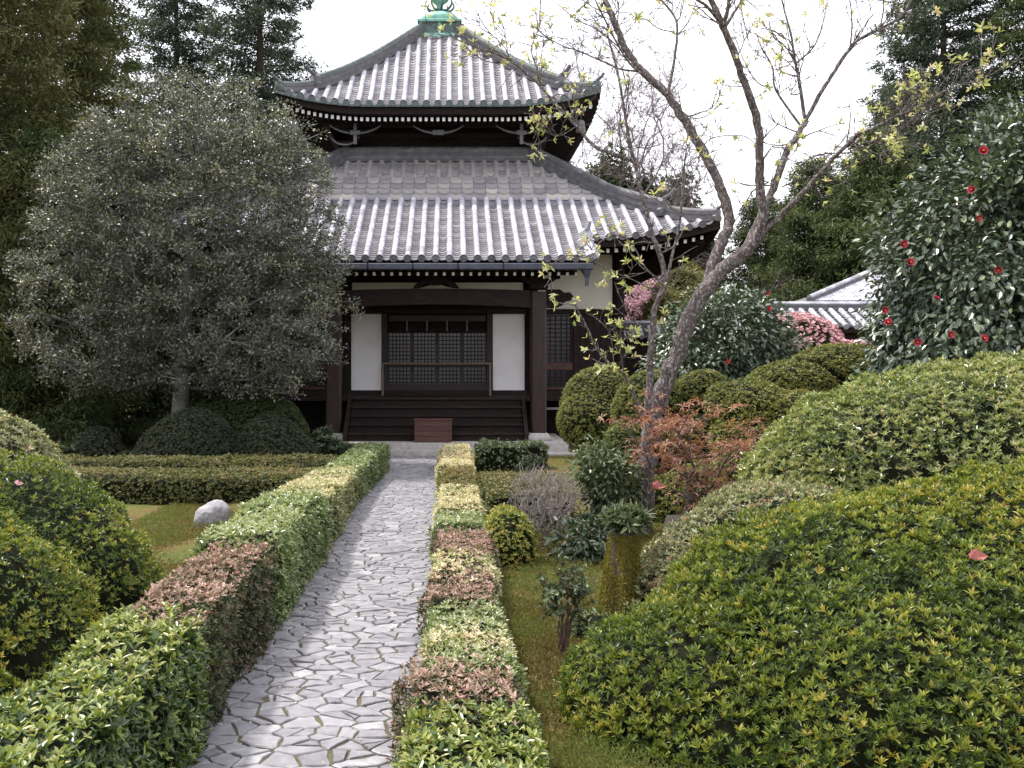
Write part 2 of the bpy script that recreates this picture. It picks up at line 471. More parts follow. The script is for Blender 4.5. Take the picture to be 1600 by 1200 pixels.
# ------------------------------------------------------------------ clipped shrub made of ellipsoid lobes
def mound(name, label, cat, lobes, lm, dens, k, L, W, seed, group=None, tilt=(30, 70), rough=0.035, nfreq=1.6, fine=False,
          depth=0.05, lift=0.45, ground=True, stems=None, tint=0.0, core=0.90, young=0.25, droop=0.12, fold=.12, vary=0.0):
    rng = np.random.default_rng(seed)
    no, no2, no3 = Noise(rng, nfreq), Noise(rng, nfreq * 4), Noise(rng, nfreq * .8)
    mb = MB()
    lb = np.array(lobes, float)
    base = lb[:, :3].mean(0)
    zmin = 0.0 if ground else -9
    for i, (cx, cy, cz, rx, ry, rz) in enumerate(lb):
        area = 4 * math.pi * (((rx * ry) ** 1.6 + (rx * rz) ** 1.6 + (ry * rz) ** 1.6) / 3) ** (1 / 1.6)
        n = int(area * dens)
        d = norm(rng.normal(0, 1, (n, 3)))
        r = np.array([rx, ry, rz])
        w = np.linalg.norm(d / r, axis=1) * min(rx, ry, rz)        # area weight of a sphere stretched to the ellipsoid
        d = d[rng.random(n) < np.clip(w * 1.0 + .25, 0, 1)]
        def surf(d, s):
            q = d * r * s + np.array([cx, cy, cz])
            a = 1 + rough * no(q) / min(1.0, max(.4, min(r))) + rough * .5 * no2(q)
            return np.array([cx, cy, cz]) + d * r * s * a[:, None]
        p = surf(d, 1.0)
        nn = norm(d / r)
        keep = p[:, 2] > zmin + .02
        for j, (ax, ay, az_, bx, by, bz) in enumerate(lb):
            if j != i:
                keep &= (((p - [ax, ay, az_]) / [bx, by, bz]) ** 2).sum(1) > .93
        p, nn = p[keep], nn[keep]
        if vary:                                  # bare pockets where shoots have failed, and taller shoots
            kk = (no3(p * 5.3) + .5 * no3(p * 13.0)) > -1.45 + rng.normal(0, .2, len(p)) * (1 - vary)
            p, nn = p[kk], nn[kk]
            p = p + nn * (np.maximum(0, rng.normal(0, .012, len(p))))[:, None]
        p = p - nn * (rng.random(len(p)) ** 2 * depth)[:, None]
        g = nn * (1 - lift) + np.array([0, 0, lift]) + rng.normal(0, .16, p.shape)
        patch = no3(p) * .13 + .10 * no3(p * 2.7)
        rn = np.clip(.42 + patch + rng.normal(0, .14, len(p)) + young * (rng.random(len(p)) < .25) + tint, 0, 1)
        rosettes(mb, rng, p, g, k, L, W, tilt, rn, 0, fine, droop, fold=fold)
        # sparse darker leaves further in
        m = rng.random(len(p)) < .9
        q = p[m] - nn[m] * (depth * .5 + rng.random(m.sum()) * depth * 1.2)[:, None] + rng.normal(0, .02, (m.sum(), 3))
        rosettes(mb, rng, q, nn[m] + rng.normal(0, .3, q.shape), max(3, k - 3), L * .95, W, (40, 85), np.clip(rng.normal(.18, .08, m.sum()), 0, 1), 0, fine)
        # opaque near-black hull: shade between the leaves put into its colour
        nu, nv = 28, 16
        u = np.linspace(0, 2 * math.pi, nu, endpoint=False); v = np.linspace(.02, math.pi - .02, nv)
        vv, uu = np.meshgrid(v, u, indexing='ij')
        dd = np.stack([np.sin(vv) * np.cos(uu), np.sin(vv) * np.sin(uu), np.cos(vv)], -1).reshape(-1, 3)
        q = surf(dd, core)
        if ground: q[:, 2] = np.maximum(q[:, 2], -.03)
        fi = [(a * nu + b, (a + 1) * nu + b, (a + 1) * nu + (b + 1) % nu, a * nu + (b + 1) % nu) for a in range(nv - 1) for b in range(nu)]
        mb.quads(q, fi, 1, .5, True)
    org = (base[0], base[1], 0)
    if stems:
        root = thing(name, label, cat, org, group)
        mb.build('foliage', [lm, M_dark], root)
        for (pts, r0, r1) in stems:
            t = MB(); t.tube(pts, np.linspace(r0, r1, len(pts)), 7); t.build('stem', M_stem, root)
        return root
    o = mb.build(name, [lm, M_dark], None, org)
    return tag(o, label, cat, group)


# ------------------------------------------------------------------ clipped hedge along a centre line
def hedge(label, line, lm, dens, k, L, W, seed, group='clipped hedge sections', tilt=(30, 75), fine=False, rough=.025, tint=0.0, topmat=None,
          name='hedge', depth=.04, side_tint=-.12, young=.25, blend=.17):
    """line: list of (x, y, half_width, height)"""
    rng = np.random.default_rng(seed)
    ln = np.array(line, float)
    seg = np.linalg.norm(np.diff(ln[:, :2], axis=0), axis=1)
    s = np.concatenate([[0], np.cumsum(seg)])
    tot = s[-1]
    def ev(t):
        c = np.stack([np.interp(t, s, ln[:, i]) for i in range(4)], 1)
        e = .02
        a = np.stack([np.interp(np.clip(t - e, 0, tot), s, ln[:, i]) for i in range(2)], 1)
        b = np.stack([np.interp(np.clip(t + e, 0, tot), s, ln[:, i]) for i in range(2)], 1)
        d = norm(b - a)
        return c, d, np.stack([d[:, 1], -d[:, 0]], 1)
    no, no2 = Noise(rng, 2.2), Noise(rng, 9)
    hw, hh = ln[:, 2].mean(), ln[:, 3].mean()
    n = int((2 * hw + 2 * hh) * tot * dens)
    t = rng.random(n) * tot
    c, d, lat = ev(t)
    a = rng.random(n) * (2 * hw + 2 * hh)
    side = np.where(a < 2 * hw, 0, np.where(a < 2 * hw + hh, 1, -1))
    u = np.where(side == 0, rng.uniform(-1, 1, n), side) * c[:, 2]
    z = np.where(side == 0, 1.0, rng.random(n)) * c[:, 3]
    nrm = np.zeros((n, 3))
    nrm[:, :2] = lat * np.where(side == 0, 0, side)[:, None]
    nrm[:, 2] = (side == 0)
    # ends
    ne = int(2 * hw * hh * 2 * dens)
    e = rng.integers(0, 2, ne)
    ce, de, le = ev(e * tot)
    ue = rng.uniform(-1, 1, ne) * ce[:, 2]; ze = rng.random(ne) * ce[:, 3]
    c, d, lat = np.concatenate([c, ce]), np.concatenate([d, de]), np.concatenate([lat, le])
    u, z = np.concatenate([u, ue]), np.concatenate([z, ze])
    nrm = np.concatenate([nrm, np.concatenate([de * (e * 2 - 1)[:, None], np.zeros((ne, 1))], 1)])
    p = np.concatenate([c[:, :2] + lat * u[:, None], z[:, None]], 1)
    # round the shoulders
    q = np.stack([np.abs(u) / c[:, 2], z / c[:, 3]], 1)
    ex = np.clip(q[:, 0] - .8, 0, 1) / .2 * np.clip(q[:, 1] - .8, 0, 1) / .2
    p[:, 2] -= ex * .035
    p[:, :2] -= lat * (np.sign(u) * ex * .03)[:, None]
    p += nrm * (rough * no(p) + rough * .6 * no2(p) - rng.random(len(p)) ** 2 * depth)[:, None]
    tt_ = np.concatenate([t, e * tot])
    nearend = np.exp(-np.minimum(tt_, tot - tt_) / .12)
    p[:, :2] += d * (rng.normal(0, 1, len(p)) * blend * nearend)[:, None]
    tuft = (nrm[:, 2] > .5) * np.maximum(0, rng.normal(-.004, .014, len(p)))
    p[:, 2] += tuft
    p[:, 2] = np.maximum(p[:, 2], .01)
    up = np.where(nrm[:, 2:3] > .5, .3, .5)
    g = nrm * (1 - up) + np.array([0, 0, 1.0]) * up + rng.normal(0, .2, p.shape)
    rn = np.clip(.42 + tint + no(p * .7) * .1 + rng.normal(0, .17, len(p)) + young * (rng.random(len(p)) < .25) + np.where(nrm[:, 2] < .5, side_tint, .06), 0, 1)  # shade in the side leaf colour, sun on tops; pink sides also greener
    mb = MB()
    rosettes(mb, rng, p, g, k, L, W, tilt, rn, 0, fine)
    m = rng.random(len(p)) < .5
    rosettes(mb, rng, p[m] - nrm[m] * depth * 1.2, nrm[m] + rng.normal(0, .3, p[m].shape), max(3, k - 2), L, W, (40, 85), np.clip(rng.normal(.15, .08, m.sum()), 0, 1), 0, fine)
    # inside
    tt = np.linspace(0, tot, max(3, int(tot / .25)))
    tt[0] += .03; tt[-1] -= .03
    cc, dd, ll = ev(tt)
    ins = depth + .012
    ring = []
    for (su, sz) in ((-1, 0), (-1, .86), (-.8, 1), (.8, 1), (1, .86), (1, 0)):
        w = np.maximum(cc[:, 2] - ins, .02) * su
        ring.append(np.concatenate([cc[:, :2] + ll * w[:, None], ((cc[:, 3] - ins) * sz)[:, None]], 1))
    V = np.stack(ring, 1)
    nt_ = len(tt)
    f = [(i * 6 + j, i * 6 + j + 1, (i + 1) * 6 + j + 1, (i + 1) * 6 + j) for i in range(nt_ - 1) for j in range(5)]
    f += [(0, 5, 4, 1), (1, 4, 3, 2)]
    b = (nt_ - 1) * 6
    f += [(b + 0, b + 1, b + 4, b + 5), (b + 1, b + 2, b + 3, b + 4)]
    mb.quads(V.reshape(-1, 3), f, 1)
    o = mb.build(name, [lm, M_dark], None, (ln[:, 0].mean(), ln[:, 1].mean(), 0))
    return tag(o, label, 'hedge', group)


# ------------------------------------------------------------------ branching skeletons
def grow(trunk, targets, rng, step=.25, alpha=.35, bow=.12, wob=.05, order=None):
    nodes = [np.array(p, float) for p in trunk]
    par = [-1] + list(range(len(trunk) - 1))
    plen = [0.0]
    for i in range(1, len(trunk)): plen.append(plen[-1] + np.linalg.norm(nodes[i] - nodes[i - 1]))
    plen = [p * .3 for p in plen]
    nodes = np.array(nodes)
    cap = len(nodes)
    buf = np.zeros((cap + len(targets) * 24, 3)); buf[:cap] = nodes
    pl = np.zeros(len(buf)); pl[:cap] = plen
    cnt = cap
    if order is None:
        t0 = nodes[min(2, cap - 1):]
        dist = np.min(np.linalg.norm(targets[:, None] - t0[None], axis=2), axis=1)
        targets = targets[np.argsort(dist)]
    first = max(1, len(trunk) // 3)
    tips = []
    for t in targets:
        d = np.linalg.norm(buf[first:cnt] - t, axis=1)
        # prefer joining nodes that lie nearer the root and below the target
        cost = d + alpha * pl[first:cnt] + .25 * np.maximum(0, buf[first:cnt, 2] - t[2])
        i = int(np.argmin(cost)) + first
        a = buf[i].copy(); L = np.linalg.norm(t - a)
        k = max(1, min(20, int(L / step)))
        prev = i
        side = rng.normal(0, 1, 3) * wob * L
        for j in range(1, k + 1):
            s = j / k
            p = a + (t - a) * s + np.array([0, 0, bow * L]) * math.sin(s * math.pi) + side * math.sin(s * math.pi) + rng.normal(0, wob * step * .5, 3) * (j < k)
            if cnt >= len(buf): break
            buf[cnt] = p; pl[cnt] = pl[prev] + np.linalg.norm(p - buf[prev]); par.append(prev); prev = cnt; cnt += 1
        tips.append(prev)
    return buf[:cnt], np.array(par), np.array(tips)


def skeleton_tubes(mb, nodes, par, r_tip, r_base, power=.5, n=5, mat=0, rnd=.5, minr=0.0):
    N = len(nodes)
    cnt = np.zeros(N)
    ch = [[] for _ in range(N)]
    for i in range(N - 1, -1, -1):
        if cnt[i] == 0: cnt[i] = 1
        if par[i] >= 0:
            cnt[par[i]] += cnt[i]; ch[par[i]].append(i)
    rad = r_tip + (r_base - r_tip) * ((cnt - 1) / max(1, cnt[0] - 1)) ** power
    stack = [(0, -1)]
    while stack:
        i, p = stack.pop()
        pts, rr = ([nodes[p]], [min(rad[p], rad[i] * 1.15)]) if p >= 0 else ([], [])
        while True:
            pts.append(nodes[i]); rr.append(rad[i])
            if not ch[i]: break
            c = sorted(ch[i], key=lambda q: -cnt[q])
            for q in c[1:]: stack.append((q, i))
            i = c[0]
        if len(pts) > 1:
            nn = n if max(rr) > .02 else 4 if max(rr) > .008 else 3
            mb.tube(pts, np.maximum(rr, minr), nn + (3 if max(rr) > .08 else 0), mat, rnd, cap=False)
    return rad


def catmull(pts, sub=5):
    p = np.array(pts, float)
    q = np.concatenate([[2 * p[0] - p[1]], p, [2 * p[-1] - p[-2]]])
    out = []
    for i in range(1, len(q) - 2):
        for s in np.arange(sub) / sub:
            a, b, c, d = q[i - 1], q[i], q[i + 1], q[i + 2]
            out.append(.5 * ((2 * b) + (-a + c) * s + (2 * a - 5 * b + 4 * c - d) * s ** 2 + (-a + 3 * b - 3 * c + d) * s ** 3))
    out.append(p[-1])
    return np.array(out)


# ================================================================== GROUND AND PATH
def build_ground():
    xs = np.concatenate([[-400, -150, -60, -30], np.arange(-18, 18.01, .25), [30, 60, 150, 400]])
    ys = np.concatenate([[-60, -20, -5], np.arange(0, 34, .25), [40, 60, 120, 300, 700]])
    X, Y = np.meshgrid(xs, ys)
    rng = np.random.default_rng(3)
    no, no2 = Noise(rng, .7), Noise(rng, 2.4)
    p = np.stack([X.ravel(), Y.ravel(), np.zeros(X.size)], 1)
    dpath = np.abs(p[:, 0] + .72) - .75
    fade = np.clip(dpath / .5, 0, 1) * np.clip((40 - p[:, 1]) / 10, 0, 1)
    p[:, 2] = -.03 + fade * (.03 + .03 * no(p) + .018 * no2(p))
    nx, ny = len(xs), len(ys)
    i, j = np.meshgrid(np.arange(ny - 1), np.arange(nx - 1), indexing='ij')
    i, j = i.ravel(), j.ravel()
    f = np.stack([i * nx + j, i * nx + j + 1, (i + 1) * nx + j + 1, (i + 1) * nx + j], 1)
    mb = MB(); mb.quads(p, f, 0, .5, True)
    tag(mb.build('ground', M_ground), kind='structure')


build_ground()


def clip_poly(poly, nx, ny, d):
    out = []
    n = len(poly)
    for i in range(n):
        a, b = poly[i], poly[(i + 1) % n]
        da, db = a[0] * nx + a[1] * ny - d, b[0] * nx + b[1] * ny - d
        if da <= 0: out.append(a)
        if (da < 0 < db) or (db < 0 < da):
            t = da / (da - db)
            out.append((a[0] + (b[0] - a[0]) * t, a[1] + (b[1] - a[1]) * t))
    return out


def build_path():
    rng = np.random.default_rng(11)
    x0, x1, y0, y1 = -1.42, -.06, 2.2, 21.75
    sx, sy = .165, .098                       # stones are laid long side across the path
    pts = []
    for j in range(int((y1 - y0) / sy) + 1):
        for i in range(int((x1 - x0) / sx) + 2):
            if rng.random() < .13: continue
            pts.append((x0 + (i + (.5 if j % 2 else 0)) * sx + rng.normal(0, .085), y0 + j * sy + rng.normal(0, .046)))
    pts = np.array(pts)
    mb = MB()
    mb.box(x0 - .05, x1 + .05, y0, y1, -.08, .003, 1)
    for k, (px, py) in enumerate(pts):
        d2 = ((pts - [px, py]) ** 2 * [1, 1.5]).sum(1)
        near = np.argsort(d2)[1:16]
        poly = [(px - .4, py - .35), (px + .4, py - .35), (px + .4, py + .35), (px - .4, py + .35)]
        for q in near:
            mx, my = (pts[q] + [px, py]) / 2
            nx, ny = pts[q][0] - px, (pts[q][1] - py) * 1.5
            l = math.hypot(nx, ny); nx, ny = nx / l, ny / l
            poly = clip_poly(poly, nx, ny, nx * mx + ny * my - rng.uniform(.003, .008))
            if len(poly) < 3: break
        if len(poly) < 3: continue
        for (a, b, d) in ((-1, 0, -x0), (1, 0, x1), (0, -1, -y0), (0, 1, y1)):
            poly = clip_poly(poly, a, b, d)
            if len(poly) < 3: break
        if len(poly) < 3: continue
        # drop tiny edges, roughen the long ones a little
        P = [poly[0]]
        for a in poly[1:]:
            if math.hypot(a[0] - P[-1][0], a[1] - P[-1][1]) > .018: P.append(a)
        if len(P) < 3: continue
        Q = []
        for i in range(len(P)):
            a, b = np.array(P[i]), np.array(P[(i + 1) % len(P)])
            l = np.linalg.norm(b - a)
            Q.append(a * .94 + b * .06); 
            if l > .07:
                m = (a + b) / 2; nrm = np.array([b[1] - a[1], a[0] - b[0]]) / l
                Q.append(m - nrm * abs(rng.normal(0, .005)))
            Q.append(a * .06 + b * .94)
        Q = np.array(Q)
        c = Q.mean(0)
        if len(Q) < 3 or np.abs(np.cross(Q - c, np.roll(Q, -1, 0) - c)).sum() < .003: continue
        tl = rng.normal(0, .020, 2); h = .011 + abs(rng.normal(0, .003))
        zt = lambda q: h + (q - c) @ tl
        n = len(Q)
        lo = np.concatenate([Q, np.full((n, 1), -.02)], 1)
        mid = np.concatenate([Q, (zt(Q) - .006)[:, None]], 1)
        I = c + (Q - c) * .93
        top = np.concatenate([I, (zt(I) + rng.normal(0, .0012, n))[:, None]], 1)
        ctr = np.array([[c[0], c[1], h]])
        v = np.concatenate([lo, mid, top, ctr])
        i = np.arange(n); i2 = (i + 1) % n
        r = np.clip(rng.normal(.5, .22), 0, 1)
        mb.quads(v, np.concatenate([np.stack([i, i2, i2 + n, i + n], 1), np.stack([i + n, i2 + n, i2 + 2 * n, i + 2 * n], 1)]), 0, r, False)
        mb.tris(v, np.stack([i + 2 * n, i2 + 2 * n, np.full(n, 3 * n)], 1), 0, r, True)
    tag(mb.build('path', [M_flag, M_joint]), kind='structure')


build_path()

# ================================================================== TEMPLE
TX, TY = -0.35, 29.55                              # centre of the hall
temple = thing('temple_hall', 'two tiered temple hall with grey tiled roofs and dark timber ending the stone path',
               'temple', (TX, TY, 0))


def side_xf(s):
    """local (u along eave, d outwards) -> world xy for side s (0 front, 1 right, 2 back, 3 left)"""
    return [lambda u, d: (TX + u, TY - d), lambda u, d: (TX + d, TY + u), lambda u, d: (TX - u, TY + d), lambda u, d: (TX - d, TY - u)][s]


def xf(s, u, d, z):
    x, y = side_xf(s)(np.asarray(u, float), np.asarray(d, float))
    x, y, z = np.broadcast_arrays(x, y, np.asarray(z, float))
    return np.stack([x, y, z], -1)


def round_tiles(mb, s, u, da, db, zf, r=.078, pitch=.33, mat=0, rng=None):
    """a row of cover tiles from the eave da up to db"""
    n = max(1, int(round((da - db) / (pitch * .82))))
    ds = np.linspace(da, db, n + 1)
    ang = np.linspace(-.15, math.pi + .15, 7)
    for i in range(n):
        for (d_, rr) in ((ds[i], r), (ds[i + 1] - .012, r * .9)):
            pass
        a = xf(s, u + np.cos(ang) * r, ds[i], zf(u, ds[i]) + .012 + np.sin(ang) * r)
        b = xf(s, u + np.cos(ang) * r * .88, ds[i + 1] - .01, zf(u, ds[i + 1] - .01) + .012 + np.sin(ang) * r * .88)
        v = np.concatenate([a, b]); k = 7; j = np.arange(6)
        mb.quads(v, np.stack([j, j + k, j + k + 1, j + 1], 1), mat, np.clip(rng.normal(.5, .25), 0, 1), True)
        c = xf(s, u, ds[i], zf(u, ds[i]) + .012)
        mb.tris(np.concatenate([a, c[None]]), np.stack([j, j + 1, np.full(6, 7)], 1), mat, .3)


def tile_end(mb, s, u, d, z, r=.085, mat=0, rng=None):
    """round decorated end of a cover tile row at the eave"""
    ang = np.arange(12) * math.pi / 6
    ring = lambda rr, dd: xf(s, u + np.cos(ang) * rr, d + dd, z + np.sin(ang) * rr)
    v = np.concatenate([ring(r, -.03), ring(r, .035), ring(r * .78, .035), ring(r * .74, .022), ring(r * .3, .022), ring(r * .22, .034), ring(.001, .034)])
    j = np.arange(12); j2 = (j + 1) % 12
    mb.quads(v, np.concatenate([np.stack([k * 12 + j, k * 12 + j2, k * 12 + 12 + j2, k * 12 + 12 + j], 1) for k in range(6)]), mat, rng.random(), False)


def pan_tiles(mb, s, ua, ub, da, db, zf, exp=.115, mat=0, rng=None, sagz=.035, lipz=.018):
    """overlapping concave tiles between two cover rows"""
    n = max(1, int((da - db) / exp))
    ds = np.linspace(da, db, n + 1)
    u = np.linspace(ua, ub, 5); sg = sagz * (1 - ((u - (ua + ub) / 2) / ((ub - ua) / 2)) ** 2)
    vs, fs, rs = [], [], []
    for i in range(n):
        z0 = zf(u, ds[i]) - sg + lipz; z1 = zf(u, ds[i + 1]) - sg
        v = np.concatenate([xf(s, u, ds[i] + .012, z0 - .022), xf(s, u, ds[i] + .012, z0), xf(s, u, ds[i + 1], z1)])
        j = np.arange(4)
        vs.append(v); b = i * 15
        fs.append(np.concatenate([np.stack([j, j + 1, j + 6, j + 5], 1), np.stack([j + 5, j + 6, j + 11, j + 10], 1)]) + b)
        rs.append(np.full(8, np.clip(rng.normal(.45, .25), 0, 1)))
    mb.quads(np.concatenate(vs), np.concatenate(fs), mat, np.concatenate(rs), False)


def ridge_run(mb, pts, w, h, layers=4, mat=0, top=1, rng=None):
    """layered ridge of stacked tiles along a polyline; pts at roof surface"""
    p = np.array(pts, float)
    t = np.gradient(p, axis=0); t[:, 2] = 0; t = norm(t)
    lat = np.stack([t[:, 1], -t[:, 0], np.zeros(len(t))], 1)
    for k in range(layers):
        za, zb = -.06 + (h + .06) * k / layers, -.06 + (h + .06) * (k + 1) / layers
        ww = w * (1.0 if k % 2 == 0 else .84)
        ring = [p + lat * ww / 2 + [0, 0, za], p + lat * ww / 2 + [0, 0, zb], p - lat * ww / 2 + [0, 0, zb], p - lat * ww / 2 + [0, 0, za]]
        V = np.stack(ring, 1); n = len(p)
        f = [(i * 4 + j, (i + 1) * 4 + j, (i + 1) * 4 + (j + 1) % 4, i * 4 + (j + 1) % 4) for i in range(n - 1) for j in range(4)]
        f += [(0, 1, 2, 3), ((n - 1) * 4 + 3, (n - 1) * 4 + 2, (n - 1) * 4 + 1, (n - 1) * 4)]
        mb.quads(V.reshape(-1, 3), f, mat, .2 + .5 * (k % 2))
    # round caps on top, one tile after the other
    L = np.concatenate([[0], np.cumsum(np.linalg.norm(np.diff(p, axis=0), axis=1))])
    m = max(2, int(L[-1] / .28))
    for i in range(m):
        s = np.linspace(L[-1] * i / m, L[-1] * (i + 1) / m, 3)
        q = np.stack([np.interp(s, L, p[:, j]) for j in range(3)], 1) + [0, 0, h]
        mb.tube(q, [w * .36, w * .34, w * .32], 8, top, rng.random(), cap=True)


def ogre_tile(mb, p, dirxy, s=1.0, mat=0):
    """upright end plate with curled shoulders and a horn tile"""
    d = np.array([dirxy[0], dirxy[1], 0.0]); d /= np.linalg.norm(d)
    l = np.array([d[1], -d[0], 0]); z = np.array([0, 0, 1.0]); p = np.array(p, float)
    out = [(-.20, -.08), (.20, -.08), (.24, .08), (.17, .14), (.19, .30), (.10, .36), (0, .42), (-.10, .36), (-.19, .30), (-.17, .14), (-.24, .08)]
    n = len(out)
    a = np.array([p + l * x * s + z * y * s + d * .05 * s for x, y in out]); b = a - d * .12 * s
    v = np.concatenate([a, b, [a.mean(0) + d * .05 * s, b.mean(0)]])
    i = np.arange(n); i2 = (i + 1) % n
    mb.quads(v, np.stack([i, i + n, i2 + n, i2], 1), mat, .6)
    mb.tris(v, np.concatenate([np.stack([i, i2, np.full(n, 2 * n)], 1), np.stack([i2 + n, i + n, np.full(n, 2 * n + 1)], 1)]), mat, .7)
    q = [p + z * .36 * s - d * .1 * s, p + z * .40 * s + d * .08 * s, p + z * .47 * s + d * .22 * s, p + z * .60 * s + d * .34 * s]
    mb.tube(q, np.array([.06, .065, .06, .05]) * s, 8, mat, .7)


rng_t = np.random.default_rng(77)

# ---- lower roof
D0L, D1L, DST = 6.45, 2.45, 4.10


def z_lower(u, d):
    d = np.asarray(d, float); u = np.asarray(u, float)
    t = np.clip((D0L - d) / (D0L - DST), -1, 1)
    z = 4.79 + (D0L - d) * .505 + .09 * np.clip(t, 0, 1) ** 2
    z = np.where(d < DST, 6.10 + (DST - d) * .74, z)
    lift = .42 * np.clip((np.abs(u) - 3.4) / (D0L - 3.4), 0, 1) ** 2.2 * np.clip((d - 3.0) / (D0L - 3.0), 0, 1) ** 1.5
    return z + lift * (d <= D0L + .3)


def z_upper(u, d):
    d = np.asarray(d, float); u = np.asarray(u, float)
    D0, D1 = 4.05, .55
    t = np.clip((D0 - d) / (D0 - D1), 0, 1)
    z = 8.42 + 2.82 * (.63 * t + .37 * t ** 1.8)
    lift = .36 * np.clip((np.abs(u) - 1.6) / (D0 - 1.6), 0, 1) ** 2.2 * np.clip((d - 1.2) / (D0 - 1.2), 0, 1) ** 1.5
    return z + lift


PITCH = .30
PORCH_HW, PORCH_D = 3.32, 7.62
lower = MB()
sp = .15
for s in range(4):
    us = (np.arange(-21, 22)) * PITCH
    for u in us:
        if abs(u) > D0L - .12: continue
        da = PORCH_D if (s == 0 and abs(u) < PORCH_HW) else D0L
        db = max(DST + .02, abs(u) + .05)
        if da - db > .15:
            round_tiles(lower, s, u, da, db, z_lower, mat=0, rng=rng_t, r=.068)
            tile_end(lower, s, u, da, float(z_lower(u, da)) + .012, mat=3, rng=rng_t)
        # upper band: tan cover rows above the step tiles
        db2, da2 = max(D1L, abs(u) + .05), 3.25
        if da2 - db2 > .1:
            round_tiles(lower, s, u, da2, db2, z_lower, mat=2, rng=rng_t, r=.07)
    for i in range(len(us) - 1):
        ua, ub = us[i] + .06, us[i + 1] - .06
        um = (ua + ub) / 2
        if abs(um) > D0L - .1: continue
        mx = max(abs(us[i]), abs(us[i + 1]))
        da = PORCH_D if (s == 0 and mx < PORCH_HW) else D0L
        db = max(DST, abs(um) - .04)
        if da - db > .1: pan_tiles(lower, s, ua, ub, da, db, z_lower, mat=1, rng=rng_t)
        db2 = max(D1L, abs(um) - .04)
        if 3.25 - db2 > .1: pan_tiles(lower, s, ua, ub, 3.25, db2, z_lower, mat=2, rng=rng_t)
        # broad scalloped tiles on the step, four rows
        for da3, db3 in ((4.20, 3.94), (3.97, 3.71), (3.74, 3.48), (3.51, 3.22)):
            if abs(um) > da3 - .1: continue
            u5 = np.linspace(us[i] + .004, us[i + 1] - .004, 7)
            cur = .060 * (1 - ((u5 - um) / (PITCH / 2)) ** 2)
            dl = np.full(7, da3) + cur * .9
            za = z_lower(u5, da3) + .085 - cur * .8; zb = z_lower(u5, db3) + .015 - cur * .5
            v = np.concatenate([xf(s, u5, dl, za - .055), xf(s, u5, dl, za), xf(s, u5, db3, zb)])
            j = np.arange(6)
            lower.quads(v, np.concatenate([np.stack([j, j + 1, j + 8, j + 7], 1), np.stack([j + 7, j + 8, j + 15, j + 14], 1)]), 2, np.clip(rng_t.normal(.42, .3), 0, 1))
# a sheet of timber under the tiles (soffit)
for s in range(4):
    uu = np.linspace(-1, 1, 41); dd = np.array([D0L - .02, D0L - .6, D0L - 1.2, 4.5])
    rows = [xf(s, uu * d, d, z_lower(uu * d, np.full(41, d)) - .10 - (.14 if k == 3 else 0)) for k, d in enumerate(dd)]
    V = np.concatenate(rows)
    f = [(k * 41 + j, (k + 1) * 41 + j, (k + 1) * 41 + j + 1, k * 41 + j + 1) for k in range(3) for j in range(40)]
    lower.quads(V, f, 4)
    # eave board with depth
    ub = np.linspace(-1, 1, 61)
    r0 = xf(s, ub * (D0L - .03), D0L - .03, z_lower(ub * D0L, np.full(61, D0L)) - .035)
    r1 = xf(s, ub * (D0L - .03), D0L - .03, z_lower(ub * D0L, np.full(61, D0L)) - .20)
    r2 = xf(s, ub * (D0L - .22), D0L - .22, z_lower(ub * D0L, np.full(61, D0L)) - .20)
    V = np.concatenate([r0, r1, r2])
    lower.quads(V, [(k * 61 + j, (k + 1) * 61 + j, (k + 1) * 61 + j + 1, k * 61 + j + 1) for k in range(2) for j in range(60)], 4)
lower_roof = lower.build('lower_roof', [M_tile, M_pan, M_tan, M_ridge, M_wood], temple)

# porch roof underside, verge and eave board
pr = MB()
uu = np.linspace(-PORCH_HW - .05, PORCH_HW + .05, 2)
V = np.concatenate([xf(0, uu, PORCH_D - .05, z_lower(uu, np.full(2, PORCH_D)) - .07), xf(0, uu, D0L - .6, z_lower(uu, np.full(2, D0L - .6)) - .10)])
pr.quads(V, [(0, 1, 3, 2)], 0)
pr.box(TX - PORCH_HW - .05, TX + PORCH_HW + .05, TY - PORCH_D + .02, TY - PORCH_D + .16, 3.97, 4.115, 0)
for sgn in (-1, 1):
    e = sgn * (PORCH_HW + .02)
    ds = np.linspace(PORCH_D, D0L - .3, 9)
    a = xf(0, e, ds, z_lower(e, ds) + .04); b = xf(0, e, ds, z_lower(e, ds) - .16)
    a2 = xf(0, e + sgn * .07, ds, z_lower(e, ds) + .04); b2 = xf(0, e + sgn * .07, ds, z_lower(e, ds) - .16)
    V = np.stack([a, b, b2, a2], 1).reshape(-1, 3)
    pr.quads(V, [(i * 4 + j, (i + 1) * 4 + j, (i + 1) * 4 + (j + 1) % 4, i * 4 + (j + 1) % 4) for i in range(8) for j in range(4)] + [(0, 1, 2, 3)], 0)
    ds = np.linspace(PORCH_D + .04, D0L - .2, 12)
    pr.tube(xf(0, e + sgn * .03, ds, z_lower(e, ds) + .07), .085, 8, 1, .6)
    for d in np.linspace(PORCH_D - .1, D0L, 5):
        pr.tube([xf(0, e + sgn * .0, d, float(z_lower(e, d)) + .06), xf(0, e + sgn * .17, d, float(z_lower(e, d)) + .0)], .075, 8, 1, .6)
porch_roof = pr.build('porch_eave', [M_wood, M_tile], lower_roof)
# the ornate knot of end tiles on the porch roof corner
for sgn in (-1, 1):
    k = MB(); e = sgn * (PORCH_HW - .02)
    ogre_tile(k, xf(0, e, 7.0, float(z_lower(e, 7.0)) + .08), (0.25 * sgn, -1), .8)
    k.build('end_tile', [M_tile], lower_roof)

